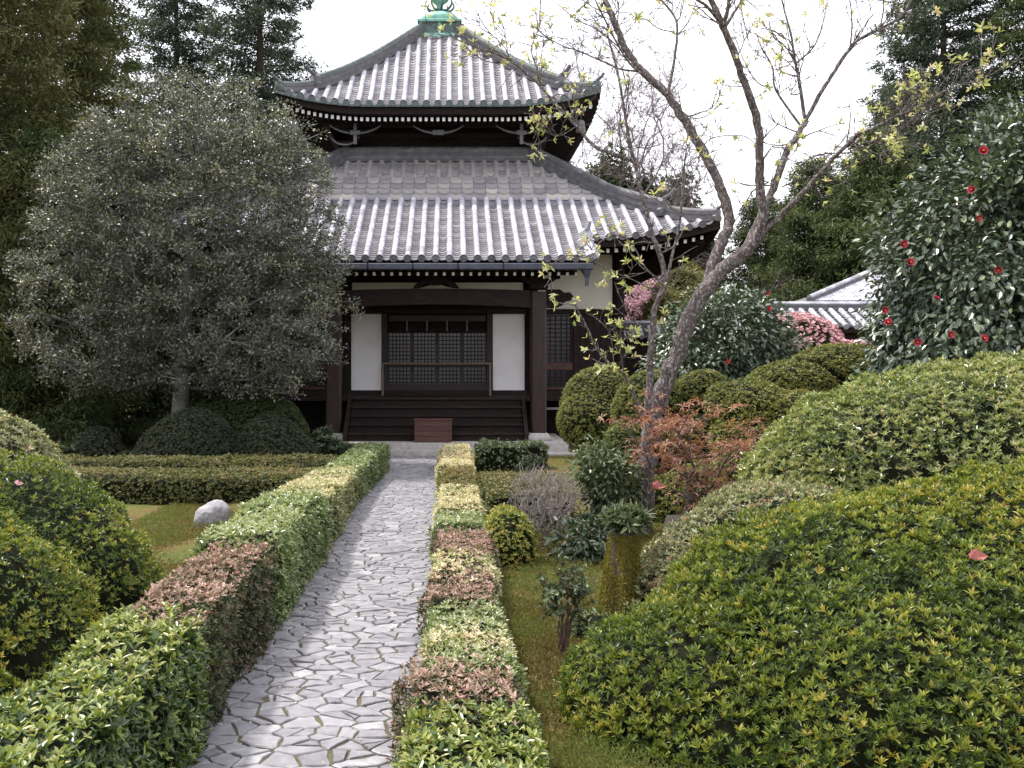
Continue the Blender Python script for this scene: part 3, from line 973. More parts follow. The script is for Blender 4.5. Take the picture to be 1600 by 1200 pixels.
# ridges of the lower roof
for s, (sx_, sy_) in enumerate(((1, -1), (1, 1), (-1, 1), (-1, -1))):
    hp = lambda d: np.array([TX + sx_ * d, TY + sy_ * d, float(z_lower(d, d)) + .02])
    m = MB()
    ridge_run(m, [hp(d) for d in np.linspace(D1L - .02, 5.35, 14)], .26, .30, 5, 0, 0, rng_t)
    ogre_tile(m, hp(5.36) + [0, 0, .03], (sx_, sy_), .9, 0)
    ridge_run(m, [hp(d) for d in np.linspace(5.40, 6.36, 7)], .22, .17, 3, 0, 0, rng_t)
    ogre_tile(m, hp(6.36), (sx_, sy_), .62, 0)
    m.build('hip_ridge', [M_ridge], lower_roof)
m = MB()
for s in range(4):
    u = np.linspace(-D1L - .06, D1L + .06, 9)
    ridge_run(m, [xf(s, a, D1L - .02, 7.34) for a in u], .24, .27, 4, 0, 0, rng_t)
m.build('top_ridge', [M_ridge], lower_roof)

# ---- upper roof
D0U, D1U = 4.05, .55
up = MB()
for s in range(4):
    us = (np.arange(-14, 15)) * .285
    for u in us:
        if abs(u) > D0U - .1: continue
        db = max(D1U, abs(u) + .04)
        if D0U - db > .12:
            round_tiles(up, s, u, D0U, db, z_upper, mat=0, rng=rng_t, r=.066)
        tile_end(up, s, u, D0U, float(z_upper(u, D0U)) + .012, r=.088, mat=2, rng=rng_t)
    for i in range(len(us) - 1):
        ua, ub = us[i] + .06, us[i + 1] - .06; um = (ua + ub) / 2
        db = max(D1U, abs(um) - .04)
        if D0U - db > .08: pan_tiles(up, s, ua, ub, D0U, db, z_upper, mat=1, rng=rng_t, exp=.12)
    ub = np.linspace(-1, 1, 61)
    zz = z_upper(ub * D0U, np.full(61, D0U))
    rows = [xf(s, ub * (D0U + .01), D0U + .01, zz - .015), xf(s, ub * (D0U + .01), D0U + .01, zz - .075),
            xf(s, ub * (D0U - .06), D0U - .06, zz - .08), xf(s, ub * (D0U - .06), D0U - .06, zz - .24),
            xf(s, ub * (D0U - .2), D0U - .2, zz - .25), xf(s, ub * 2.25, 2.25, zz * .15 + 8.55 * .85)]
    V = np.concatenate(rows)
    for k in range(5):
        up.quads(V, [(k * 61 + j, (k + 1) * 61 + j, (k + 1) * 61 + j + 1, k * 61 + j + 1) for j in range(60)], 2 if k == 0 else 3)
upper_roof = up.build('upper_roof', [M_tile, M_pan, M_verdi, M_wood], temple)
for s, (sx_, sy_) in enumerate(((1, -1), (1, 1), (-1, 1), (-1, -1))):
    hp = lambda d: np.array([TX + sx_ * d, TY + sy_ * d, float(z_upper(d, d)) + .02])
    m = MB()
    ridge_run(m, [hp(d) for d in np.linspace(D1U - .05, 3.15, 14)], .25, .26, 5, 0, 1, rng_t)
    ogre_tile(m, hp(3.17) + [0, 0, .02], (sx_, sy_), .85, 0)
    ridge_run(m, [hp(d) for d in np.linspace(3.2, 3.97, 7)], .20, .15, 3, 0, 1, rng_t)
    ogre_tile(m, hp(3.98), (sx_, sy_), .62, 1)
    m.build('hip_ridge', [M_ridge, M_verdi], upper_roof)

# ---- rafters with white painted ends, one object each along the sides in view
rf = MB()
rf.box(-.035, .035, 0, 1.0, -.045, .045, 0)
rf.box(-.036, .036, -.012, 0, -.046, .046, 1)
raf_me = rf.mesh('rafter', [M_wood, M_white])


def rafter(parent, x, y, z, rz=0.0, sc=1.0, tilt=.12):
    o = bpy.data.objects.new('rafter', raf_me)
    COL.objects.link(o)
    o.parent = parent
    p = world_loc(parent)
    o.location = (x - p[0], y - p[1], z - p[2])
    o.rotation_euler = (tilt, 0, rz)
    o.scale = (sc, 1.0, sc)


us = np.arange(-26, 27) * .1475
for u in us:
    d = D0U - .26
    x, y = side_xf(0)(u, d)
    rafter(upper_roof, float(x), float(y), float(z_upper(u * 1.02, D0U)) - .325, 0, 1.0)
for u in np.arange(-17, 18) * .19:
    x, y = side_xf(0)(u, PORCH_D - .22)
    rafter(porch_roof, float(x), float(y), 3.90, 0, .8, .3)
for u in np.concatenate([np.arange(8) * .19 + 3.62 + 1.1]):
    x, y = side_xf(0)(u, D0L - .25)
    rafter(lower_roof, float(x), float(y), float(z_lower(u, D0L)) - .27, 0, .9, .2)
st = MB()                                          # the many other rafters, mostly out of sight
for s in (1, 3, 2):
    for (D0, zf, n_, pit, parent_) in ((D0U, z_upper, 26, .1475, 0), (D0L, z_lower, 31, .19, 1)):
        for u in np.arange(-n_, n_ + 1) * pit:
            z = float(zf(u, D0)) - .31
            a = np.array([xf(s, u + e, D0 - .26 - k * .9, z + k * .1 + h) for k in (0, 1) for e, h in ((-.035, -.045), (.035, -.045), (.035, .045), (-.035, .045))])
            st.quads(a, [(0, 1, 2, 3)], 1); st.quads(a, [(0, 4, 5, 1), (1, 5, 6, 2), (2, 6, 7, 3), (3, 7, 4, 0)], 0)
for u in np.concatenate([-(np.arange(10) * .19 + 3.62 + .9), np.arange(5) * .19 + 3.62 + .1]):
    z = float(z_lower(u, D0L)) - .27
    a = np.array([xf(0, u + e, D0L - .25 - k * .9, z + k * .1 + h) for k in (0, 1) for e, h in ((-.035, -.045), (.035, -.045), (.035, .045), (-.035, .045))])
    st.quads(a, [(0, 1, 2, 3)], 1); st.quads(a, [(0, 4, 5, 1), (1, 5, 6, 2), (2, 6, 7, 3), (3, 7, 4, 0)], 0)
tag(st.build('rafter_row', [M_wood, M_white], temple), kind='stuff')

# ---- upper wall
m = MB()
for s in range(4):
    for (z0, z1, d0, d1) in ((7.25, 8.62, 2.25, 2.2),):
        a = xf(s, [-d0, d0, d0, -d0], d0, [z0, z0, z1, z1]); m.quads(a, [(0, 1, 2, 3)], 0)
m.box(TX - 2.33, TX + 2.33, TY - 2.33, TY - 2.255, 7.55, 7.72, 1)
m.box(TX - 2.33, TX + 2.33, TY - 2.33, TY - 2.255, 7.95, 8.08, 1)
m.box(TX - 3.0, TX + 3.0, TY - 3.0, TY - 2.85, 8.10, 8.22, 1)     # outer purlin
m.box(TX + 2.85, TX + 3.0, TY - 2.84, TY + 3.0, 8.10, 8.22, 1)
m.box(TX - 3.0, TX - 2.85, TY - 2.84, TY + 3.0, 8.10, 8.22, 1)
m.build('upper_wall', [M_wood, M_woodx], temple)


def boat_arm(mb, cx, y0, y1, z, half, th=.11, mat=0, edge=1):
    """curved bracket arm: a shallow upturned boat with a pale painted lower edge"""
    xs_ = np.linspace(-1, 1, 13)
    lo = z + .20 * np.abs(xs_) ** 2.4
    hi = np.maximum(lo + .05, z + th + .10 * np.abs(xs_) ** 3)
    X = cx + xs_ * half
    for i in range(12):
        p = [(X[i], y0, lo[i]), (X[i + 1], y0, lo[i + 1]), (X[i + 1], y1, lo[i + 1]), (X[i], y1, lo[i]),
             (X[i], y0, hi[i]), (X[i + 1], y0, hi[i + 1]), (X[i + 1], y1, hi[i + 1]), (X[i], y1, hi[i])]
        mb.hexa(p, mat)
        p = [(X[i], y0 - .02, lo[i] - .012), (X[i + 1], y0 - .02, lo[i + 1] - .012), (X[i + 1], y0 - .003, lo[i + 1] - .012), (X[i], y0 - .003, lo[i] - .012),
             (X[i], y0 - .02, lo[i] + .035), (X[i + 1], y0 - .02, lo[i + 1] + .035), (X[i + 1], y0 - .003, lo[i + 1] + .035), (X[i], y0 - .003, lo[i] + .035)]
        mb.hexa(p, edge)


for i, u in enumerate((-2.15, 0.0, 2.15)):
    m = MB(); x = TX + u; y = TY - 3.02
    boat_arm(m, x, y - .02, y + .10, 7.90, .66)
    if i == 1:
        m.box(x - .15, x + .15, y - .07, y - .045, 7.86, 7.99, 1, bev=.01)
        m.box(x - .05, x + .05, y + .10, TY - 2.34, 7.84, 7.94, 0)
    else:
        m.box(x - .045, x + .045, y - .075, y - .045, 7.62, 8.16, 1, bev=.008)
        m.box(x - .13, x + .13, y - .10, y - .08, 7.86, 7.97, 1, bev=.008)
        m.box(x - .05, x + .05, y - .04, TY - 2.34, 7.72, 7.84, 0)
        boat_arm(m, x + (.3 if u > 0 else -.3), y + .25, y + .35, 7.66, .38)
    m.build('bracket', [M_wood, M_grey], temple)

# ---- body of the hall
HW = 4.58
YF = 25.0
m = MB()
m.box(TX - HW + .1, TX + HW - .1, YF + .12, TY + HW, .5, 5.2, 0)             # wall core
m.build('wall', [M_wood], temple)
post = MB()
post.lathe([(.15, 0), (.15, 3.9)], (0, 0, 0), 14)
post_me = post.mesh('column', [M_wood])
for u in (-4.42, -2.28, 2.28, 4.42):
    o = bpy.data.objects.new('column', post_me); COL.objects.link(o); o.parent = temple
    o.location = (u, YF + .03 - TY, 1.0)
bm_ = MB()
bm_.box(TX - HW, TX + HW, YF - .06, YF + .12, 3.17, 3.28, 0)
bm_.box(TX - HW, TX + HW, YF - .05, YF + .12, 4.62, 4.85, 0)
bm_.box(TX - 2.1, TX + 2.1, YF - .04, YF + .12, 3.50, 3.72, 0)
bm_.box(TX - HW, TX + HW, YF - .08, YF + .12, 1.16, 1.30, 0)
bm_.build('wall_beam', M_woodx, temple)
for (x0, x1, z0, z1, mt) in ((-2.46, -1.72, 1.30, 3.165, M_plaster), (1.00, 1.78, 1.30, 3.165, M_plaster),
                             (2.10, 3.98, 3.285, 4.615, M_plaster2), (-4.68, -2.80, 3.285, 4.615, M_plaster2),
                             (-2.44, 1.74, 3.725, 3.93, M_plaster2)):
    m = MB(); m.box(x0, x1, YF + .02, YF + .125, z0, z1, bev=.004)
    m.build('plaster_panel', mt, temple)

# ---- door: four lattice leaves behind a bay, with the rolled blind above
dx0, dx1 = -1.70, .98
dm = MB()
dm.box(dx0, dx0 + .12, YF - .03, YF + .11, 1.30, 3.165, 1)
dm.box(dx1 - .12, dx1, YF - .03, YF + .11, 1.30, 3.165, 1)
dm.box(dx0 + .12, dx1 - .12, YF - .02, YF + .11, 1.30, 1.40, 1)
dm.box(dx0 + .12, dx1 - .12, YF - .01, YF + .11, 2.70, 2.80, 0)
door = dm.build('door', [M_wood, M_redwood], temple)
lw = (dx1 - dx0 - .24) / 4
for k in range(4):
    a = dx0 + .12 + k * lw; b = a + lw
    m = MB(); y = YF + .02
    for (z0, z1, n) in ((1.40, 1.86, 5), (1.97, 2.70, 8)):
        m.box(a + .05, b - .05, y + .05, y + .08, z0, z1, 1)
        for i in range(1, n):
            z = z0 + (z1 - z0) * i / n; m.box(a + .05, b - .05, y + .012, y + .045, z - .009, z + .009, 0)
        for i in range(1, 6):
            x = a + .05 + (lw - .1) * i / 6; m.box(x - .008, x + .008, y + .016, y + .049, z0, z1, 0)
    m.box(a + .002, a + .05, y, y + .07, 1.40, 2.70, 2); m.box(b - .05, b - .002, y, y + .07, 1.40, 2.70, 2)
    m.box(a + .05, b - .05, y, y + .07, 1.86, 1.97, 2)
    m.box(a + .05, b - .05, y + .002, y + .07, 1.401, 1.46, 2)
    m.build('door_leaf', [M_wood, M_interior, M_redwood], door)
m = MB()
m.box(dx0 + .16, dx1 - .16, YF - .045, YF + .02, 2.98, 3.13, 0, bev=.02)
for f_ in (.2, .4, .6, .8):
    x = dx0 + .12 + (dx1 - dx0 - .24) * f_
    m.box(x - .016, x + .016, YF - .06, YF - .048, 2.74, 3.0, 1)
m.build('rolled_blind', [M_blind, M_grey], door)

# lattice shutter and plank door of the right bay, and their twins on the left
for sgn in (1, -1):
    def X(a): return TX + sgn * (a - TX)
    m = MB()
    xa, xb = sorted((X(2.13), X(2.95)))
    y = YF + .01
    m.box(xa, xb, y + .06, y + .1, 1.32, 3.16, 1)
    for (z0, z1, n) in ((1.38, 1.80, 5), (1.98, 3.12, 11)):
        for i in range(n + 1):
            z = z0 + (z1 - z0) * i / n; m.box(xa + .05, xb - .05, y + .02, y + .055, z - .010, z + .010, 0)
        for i in range(1, 6):
            x = xa + (xb - xa) * i / 6; m.box(x - .010, x + .010, y + .024, y + .058, z0, z1, 0)
    m.box(xa, xb, y, y + .06, 1.80, 1.975, 2); m.box(xa, xb, y, y + .06, 1.32, 1.38, 2)
    m.box(xa, xa + .05, y + .002, y + .06, 1.382, 3.16, 0); m.box(xb - .05, xb, y + .002, y + .06, 1.382, 3.16, 0)
    m.build('lattice_shutter', [M_woodx, M_interior, M_redplank], temple)
    m = MB()
    xa, xb = sorted((X(2.97), X(3.96)))
    for i in range(6):
        a = xa + (xb - xa) * i / 6
        m.box(a + .004, a + (xb - xa) / 6 - .004, y + .02, y + .10, 1.32, 3.16, 0, rnd=rng_t.random())
    m.box(xa, xb, y, y + .018, 2.2, 2.3, 0); m.box(xa, xb, y, y + .018, 1.45, 1.55, 0)
    m.build('plank_door', [M_woodx], temple)

# ---- veranda, steps, porch
m = MB()
m.box(TX - HW - .5, TX - 2.05, YF - 1.0, YF + .1, 1.08, 1.18, 0); m.box(TX + 2.05, TX + HW + .5, YF - 1.0, YF + .1, 1.08, 1.18, 0)
m.box(TX - 2.049, TX + 2.049, YF - 1.5, YF + .1, 1.08, 1.18, 0)
for u in (-4.9, -3.6, 3.6, 4.9):
    m.box(TX + u - .06, TX + u + .06, YF - .95, YF - .83, 0, 1.08, 0)
m.box(TX - HW - .2, TX + HW + .2, YF - .1, YF - .02, 0.0, 1.08, 1, .2)
m.build('veranda', [M_woodx, M_wood], temple)
m = MB(); m.box(2.05, 2.12, 22.98, 23.05, .0, 1.1, 0, bev=.008); m.box(2.05, 2.6, 22.99, 23.04, .92, .97, 0)
m.build('post', M_grey, temple)

sx0, sx1 = TX - 2.02, TX + 2.02
stairs = thing('stairs', None, None, (0, 0, 0)); stairs.parent = temple; stairs.location = (0, 22.9 - TY, .26)
for k in range(5):
    t = MB()
    y = 22.35 + k * .25; z = .26 + (k + 1) * .184
    t.box(sx0 + .09, sx1 - .09, y, y + .30, z - .05, z, 0, rng_t.random(), bev=.006)
    t.box(sx0 + .10, sx1 - .10, y + .05, y + .08, z - .184, z - .0505, 0, .1)
    t.build('tread', M_woodx, stairs)
for sgn, x in ((-1, sx0), (1, sx1 - .085)):
    t = MB()
    t.hexa([(x, 22.28, .26), (x + .085, 22.28, .26), (x + .085, 23.66, .26), (x, 23.66, .26),
            (x, 22.28, .42), (x + .085, 22.28, .42), (x + .085, 23.5, 1.26), (x, 23.5, 1.26)], 0)
    t.build('stringer', M_woodx, stairs)

m = MB()
m.box(TX - 2.85, TX + 2.85, 21.95, 25.2, -.1, .26, 0, bev=.012)
m.build('stone_platform', M_stone, temple)
m = MB(); m.box(TX - .95, TX + .75, 21.62, 21.945, -.1, .12, 0, bev=.012)
m.build('stone_step', M_stone, temple)
m = MB(); m.box(TX + 1.9, TX + 2.95, 21.5, 21.945, -.1, .07, 0, bev=.012)
m.build('stone_step', M_stone, temple)

for sgn in (-1, 1):
    x, y = TX + sgn * 2.275, 22.8
    b = MB(); b.box(x - .30, x + .30, y - .30, y + .30, .262, .33, 0, bev=.012)
    b.hexa([(x - .26, y - .26, .33), (x + .26, y - .26, .33), (x + .26, y + .26, .33), (x - .26, y + .26, .33),
            (x - .19, y - .19, .42), (x + .19, y - .19, .42), (x + .19, y + .19, .42), (x - .19, y + .19, .42)], 0)
    c = MB()
    w = .17; q = w - .035
    oct_ = [(-w, -q), (-q, -w), (q, -w), (w, -q), (w, q), (q, w), (-q, w), (-w, q)]
    v = [(x + a, y + d_, z) for z in (.422, 3.55) for a, d_ in oct_]
    c.quads(v, [(i, (i + 1) % 8, (i + 1) % 8 + 8, i + 8) for i in range(8)], 0)
    col = c.build('porch_column', M_redwood, temple)
    b.build('base_stone', M_stone, col)
    # bracket set on the column head
    k = MB()
    k.box(x - .2, x + .2, y - .2, y + .2, 3.605, 3.72, 0, bev=.02)
    boat_arm(k, x, y - .09, y + .09, 3.70, .46, .14, 0, 0)
    for e in (-.38, 0, .38): k.box(x + e - .1, x + e + .1, y - .11, y + .11, 3.84, 3.93, 0, bev=.015)
    # carved nose of the beam beyond the column
    prof = [(0.0, 3.20), (.22, 3.19), (.36, 3.25), (.43, 3.34), (.55, 3.36), (.60, 3.45), (.52, 3.54), (.40, 3.53), (.30, 3.60), (0.0, 3.60)]
    out = [(x + sgn * (.171 + a), z) for a, z in prof]
    if sgn < 0: out = out[::-1]
    k.prism(out, y - .11, y + .11, 0)
    k.build('column_bracket', M_wood, temple)
m = MB()
# rainbow beam between the columns, slightly arched underneath
xs_ = np.linspace(TX - 2.10, TX + 2.10, 17)
for i in range(16):
    f1 = lambda x: 3.20 + .07 * (1 - ((x - TX) / 2.1) ** 2)
    f2 = lambda x: 3.58 + .04 * (1 - ((x - TX) / 2.1) ** 2)
    a, b = xs_[i], xs_[i + 1]
    m.hexa([(a, 22.70, f1(a)), (b, 22.70, f1(b)), (b, 22.92, f1(b)), (a, 22.92, f1(a)), (a, 22.70, f2(a)), (b, 22.70, f2(b)), (b, 22.92, f2(b)), (a, 22.92, f2(a))], 0)
m.box(TX - 3.1, TX + 3.1, 22.72, 22.90, 3.93, 4.06, 0)
m.build('porch_beam', M_woodx, temple)
m = MB()
fl = [(-.52, 3.63), (-.36, 3.64), (-.22, 3.72), (0, 3.70), (.22, 3.72), (.36, 3.64), (.52, 3.63), (.44, 3.74), (.26, 3.84), (.12, 3.92), (-.12, 3.92), (-.26, 3.84), (-.44, 3.74)]
m.prism([(TX + a, z) for a, z in fl], 22.76, 22.86, 0)
m.build('carved_strut', M_wood, temple)
m = MB()
gy, gz = TY - PORCH_D - .06, 4.05
for i in range(7):
    a = TX - 3.38 + i * 6.76 / 7
    m.box(a + .004, a + 6.76 / 7 - .004, gy - .07, gy + .07, gz - .09, gz + .05, 0, bev=.02)
gut = m.build('gutter', M_gutter, temple)
m = MB(); xg = at(917, 430, gy)[0]
m.hexa([(xg - .05, gy - .04, 3.80), (xg + .05, gy - .04, 3.80), (xg + .05, gy + .04, 3.80), (xg - .05, gy + .04, 3.80),
        (xg - .09, gy - .075, 3.955), (xg + .09, gy - .075, 3.955), (xg + .09, gy + .075, 3.955), (xg - .09, gy + .075, 3.955)], 0)
m.box(xg - .035, xg + .035, gy - .03, gy + .03, 3.62, 3.80, 0)
m.build('gutter_outlet', M_gutter, gut)

# ---- bronze finial
fin = thing('finial', None, None); fin.parent = temple; fin.location = (0, 0, 11.35)
m = MB()
m.box(TX - .60, TX + .60, TY - .60, TY + .60, 11.40, 11.52, 0, bev=.02)
m.box(TX - .54, TX + .54, TY - .54, TY + .54, 11.52, 11.84, 1)
for u in (-.53, 0, .53):
    m.box(TX + u - .03, TX + u + .03, TY - .56, TY - .541, 11.52, 11.84, 0)
m.box(TX - .63, TX + .63, TY - .63, TY + .63, 11.84, 11.92, 0, bev=.015)
m.build('pedestal', [M_copper, M_copperdk], fin)
m = MB()
m.lathe([(.58, 11.921), (.60, 12.0), (.56, 12.10), (.44, 12.19), (.22, 12.23), (.11, 12.26), (.11, 12.30), (.22, 12.34)], (TX, TY, 0), 24, 0)
m.build('bowl', [M_copper], fin)
for i in range(8):
    a = i * math.pi / 4 + .2
    p = MB()
    pr_ = [(.12, 12.31), (.26, 12.33), (.38, 12.41), (.42, 12.52), (.36, 12.62)]
    pts = [(TX + r * math.cos(a), TY + r * math.sin(a), z) for r, z in pr_]
    p.tube(catmull(pts, 4), np.concatenate([np.linspace(.032, .036, 9), np.linspace(.034, .018, 8)]), 6, 0)
    p.build('lotus_petal', [M_copperdk], fin)
m = MB()
m.lathe([(.09, 12.33), (.10, 12.5), (.25, 12.62), (.33, 12.78), (.27, 13.0), (.12, 13.15), (.02, 13.38)], (TX, TY, 0), 18, 0)
m.build('jewel', [M_copper], fin)
fin.location = (0, 0, 11.13)

# ---- wind bells under the upper corners, offering box, barrier
for sgn, lab in ((1, 'grey bronze wind bell hanging under the right corner of the upper eave'), (-1, 'grey bronze wind bell under the left upper eave corner, beside the broad round tree')):
    p = np.array([TX + sgn * 3.62, TY - 3.62, 8.22])
    b = thing('wind_bell', lab, 'bell', p, 'wind bells under the upper eaves')
    m = MB(); m.lathe([(.0, -.10), (.06, -.11), (.095, -.16), (.105, -.30), (.135, -.40), (.125, -.405), (.09, -.30)], p, 14, 0)
    m.build('bell_body', M_grey, b)
    m = MB(); m.tube([p + [0, 0, .08], p + [0, 0, -.10]], .012, 5); m.build('hook', M_gutter, b)

m = MB()
x0, x1, y0, y1 = -.80, .00, 21.98, 22.24
ob = thing('offering_box', 'red brown wooden box standing at the foot of the temple stairs', 'box', ((x0 + x1) / 2, 22.1, .262))
for i in range(4):
    z0 = .27 + i * .115
    m.box(x0 + .01, x1 - .01, y0 + .01, y1, z0 + .002, z0 + .113, 0, rng_t.random(), bev=.004)
m.build('box_body', M_redplank, ob)
m = MB(); m.box(x0 - .01, x1 + .01, y0 - .01, y1 + .01, .732, .77, 0, bev=.005); m.build('lid', M_redplank, ob)
for x in (x0, x1 - .05):
    m = MB(); m.box(x, x + .05, y0, y0 + .0095, .265, .73, 0); m.build('corner_batten', M_redplank, ob)

br = thing('door_barrier', 'low pale wooden barrier rail standing across the temple door', 'barrier', (TX, 24.75, 1.18))
m = MB()
xa, xb = at(598, 0, 24.75)[0], at(766, 0, 24.75)[0]
m.tube([(xa - .03, 24.75, 1.95), (TX, 24.75, 1.94), (xb + .03, 24.75, 1.95)], .028, 8); m.build('rail', M_rail, br)
for x in (xa, xb):
    m = MB(); m.box(x - .022, x + .022, 24.73, 24.77, 1.181, 1.93, 0); m.box(x - .022, x + .022, 24.62, 24.88, 1.181, 1.22, 0)
    m.build('leg', M_rail, br)

# ================================================================== HEDGES
HG_L, HG_R = 'clipped hedge sections left of the path', 'low hedge plants along the right edge of the path'


def row(xa, xb, ya, yb, h0, h1, n=2):
    xm, hw = (xa + xb) / 2, (xb - xa) / 2
    return [(xm + 0, y, hw, h) for y, h in zip(np.linspace(ya, yb, n), np.linspace(h0, h1, n))]


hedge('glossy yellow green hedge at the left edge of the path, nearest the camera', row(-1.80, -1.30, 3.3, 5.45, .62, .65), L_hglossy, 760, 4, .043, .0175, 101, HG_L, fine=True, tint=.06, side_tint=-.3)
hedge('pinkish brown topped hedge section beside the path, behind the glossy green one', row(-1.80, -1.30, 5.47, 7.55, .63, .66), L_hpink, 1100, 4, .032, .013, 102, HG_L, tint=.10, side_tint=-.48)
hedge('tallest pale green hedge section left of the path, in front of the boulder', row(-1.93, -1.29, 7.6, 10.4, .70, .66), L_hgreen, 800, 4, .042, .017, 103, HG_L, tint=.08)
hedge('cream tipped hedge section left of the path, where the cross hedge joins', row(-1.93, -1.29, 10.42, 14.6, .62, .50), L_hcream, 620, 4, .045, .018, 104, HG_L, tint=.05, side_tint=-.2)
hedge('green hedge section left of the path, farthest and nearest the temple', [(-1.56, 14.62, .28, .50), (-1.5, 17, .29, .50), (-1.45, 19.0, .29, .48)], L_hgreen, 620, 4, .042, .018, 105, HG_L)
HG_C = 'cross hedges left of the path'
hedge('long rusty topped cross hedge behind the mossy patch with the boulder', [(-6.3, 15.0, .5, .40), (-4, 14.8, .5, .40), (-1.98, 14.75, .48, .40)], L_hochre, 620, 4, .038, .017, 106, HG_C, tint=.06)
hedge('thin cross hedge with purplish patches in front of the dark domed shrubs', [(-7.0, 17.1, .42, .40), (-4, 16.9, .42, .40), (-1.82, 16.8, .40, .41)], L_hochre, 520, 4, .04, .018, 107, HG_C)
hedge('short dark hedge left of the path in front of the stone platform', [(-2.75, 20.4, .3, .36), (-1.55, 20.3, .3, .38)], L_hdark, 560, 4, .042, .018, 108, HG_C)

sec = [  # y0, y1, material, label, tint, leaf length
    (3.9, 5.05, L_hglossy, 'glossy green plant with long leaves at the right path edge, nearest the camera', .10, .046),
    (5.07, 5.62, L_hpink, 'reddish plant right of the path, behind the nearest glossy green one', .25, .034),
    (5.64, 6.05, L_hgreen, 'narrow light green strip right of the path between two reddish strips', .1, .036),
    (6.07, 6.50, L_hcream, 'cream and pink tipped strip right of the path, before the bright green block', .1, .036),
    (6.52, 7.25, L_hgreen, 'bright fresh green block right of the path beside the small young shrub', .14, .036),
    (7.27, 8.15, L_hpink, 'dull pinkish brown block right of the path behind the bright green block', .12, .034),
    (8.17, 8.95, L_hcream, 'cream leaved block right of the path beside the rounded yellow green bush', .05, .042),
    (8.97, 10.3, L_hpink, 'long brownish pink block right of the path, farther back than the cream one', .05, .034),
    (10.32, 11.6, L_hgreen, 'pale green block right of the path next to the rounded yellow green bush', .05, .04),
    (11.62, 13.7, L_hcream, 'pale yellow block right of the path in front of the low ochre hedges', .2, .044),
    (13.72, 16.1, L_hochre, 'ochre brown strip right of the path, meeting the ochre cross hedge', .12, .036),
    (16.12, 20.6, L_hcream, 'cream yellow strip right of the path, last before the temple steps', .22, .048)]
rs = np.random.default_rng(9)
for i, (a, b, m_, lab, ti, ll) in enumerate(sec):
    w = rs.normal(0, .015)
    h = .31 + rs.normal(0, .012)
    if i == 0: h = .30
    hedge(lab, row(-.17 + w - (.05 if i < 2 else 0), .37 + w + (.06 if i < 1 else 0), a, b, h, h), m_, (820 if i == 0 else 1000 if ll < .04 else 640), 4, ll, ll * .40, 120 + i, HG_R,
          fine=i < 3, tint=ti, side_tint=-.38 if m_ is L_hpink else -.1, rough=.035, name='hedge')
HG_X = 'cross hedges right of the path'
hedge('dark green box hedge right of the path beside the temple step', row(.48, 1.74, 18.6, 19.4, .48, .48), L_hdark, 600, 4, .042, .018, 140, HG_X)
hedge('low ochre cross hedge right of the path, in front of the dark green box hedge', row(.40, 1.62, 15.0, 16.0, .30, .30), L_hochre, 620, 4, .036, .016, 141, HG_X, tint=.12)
hedge('taller cross hedge with sides darkened as in shade and ochre top behind the grey twiggy bush', row(.40, 1.45, 12.2, 13.6, .45, .45), L_hochre, 620, 4, .036, .016, 142, HG_X, tint=.03, side_tint=-.3)

# ================================================================== CLIPPED SHRUBS
SH = 'clipped shrubs'
mound('azalea_mound', 'huge olive green azalea mound filling the lower right corner', 'shrub',
      [(3.42, 6.15, 0, 2.25, 1.75, 1.37), (1.74, 5.75, 0, 1.10, 1.0, .60), (2.5, 5.6, 0, 1.3, 1.3, .93), (4.6, 6.0, .2, 1.6, 1.4, 1.25)], L_azalea, 820, 8, .041, .0108, 201, SH,
      fine=True, rough=.055, depth=.07, tilt=(14, 58), nfreq=1.9, lift=.66, tint=.06, vary=.35)
mound('azalea_mound', 'large light green mound behind the huge olive one, at the right edge', 'shrub',
      [(5.2, 9.2, 0, 2.95, 1.5, 2.02), (6.4, 9.4, .3, 1.8, 1.4, 1.75), (3.6, 8.9, 0, 1.2, 1.0, 1.25)], L_azalea2, 520, 7, .052, .016, 202, SH, tilt=(15, 62), lift=.6, vary=.3, rough=.04, depth=.06, tint=.10)
mound('azalea_mound', 'greyish green mound tucked against the left foot of the large right mounds', 'shrub',
      [(2.70, 8.0, 0, 1.32, 1.0, 1.02), (2.08, 7.8, 0, .62, .66, .72)], L_silver, 620, 6, .040, .013, 203, SH, tilt=(15, 65), lift=.6, rough=.04, depth=.05, tint=.10)
mound('clipped_shrub', 'large dark green mound at the lower left with two rounded lobes', 'shrub',
      [(-2.76, 5.75, 0, .93, .8, 1.13), (-3.4, 5.0, 0, .95, .85, 1.05), (-2.72, 5.0, 0, .72, .6, .78)], L_azalea, 720, 6, .034, .0115, 204, SH, tilt=(15, 62), lift=.6, vary=.3, rough=.06, depth=.05, nfreq=2.6, tint=-.02)
mound('clipped_shrub', 'rounded yellow green mound behind the large dark one at the left edge', 'shrub',
      [(-3.02, 7.1, 0, 1.06, .9, 1.26), (-4.3, 7.0, 0, 1.3, 1.0, 1.32)], L_azalea, 620, 6, .036, .0125, 205, SH, tilt=(15, 62), lift=.6, vary=.3, rough=.06, depth=.05, nfreq=2.2, tint=.08)
mound('clipped_shrub', 'pale green mound at the left edge, farthest of the three stacked there', 'shrub',
      [(-4.9, 9.2, 0, 1.72, 1.2, 1.72), (-6.2, 9.3, 0, 1.5, 1.2, 1.7)], L_silver, 330, 6, .05, .017, 206, SH, tint=-.02)
mound('domed_shrub', 'wide dark green dome at the foot of the broad round tree', 'shrub', [(-4.70, 18.6, 0, .95, .9, 1.15), (-5.25, 18.7, 0, .55, .7, .85)], L_dome, 620, 5, .042, .013, 207, SH, rough=.02)
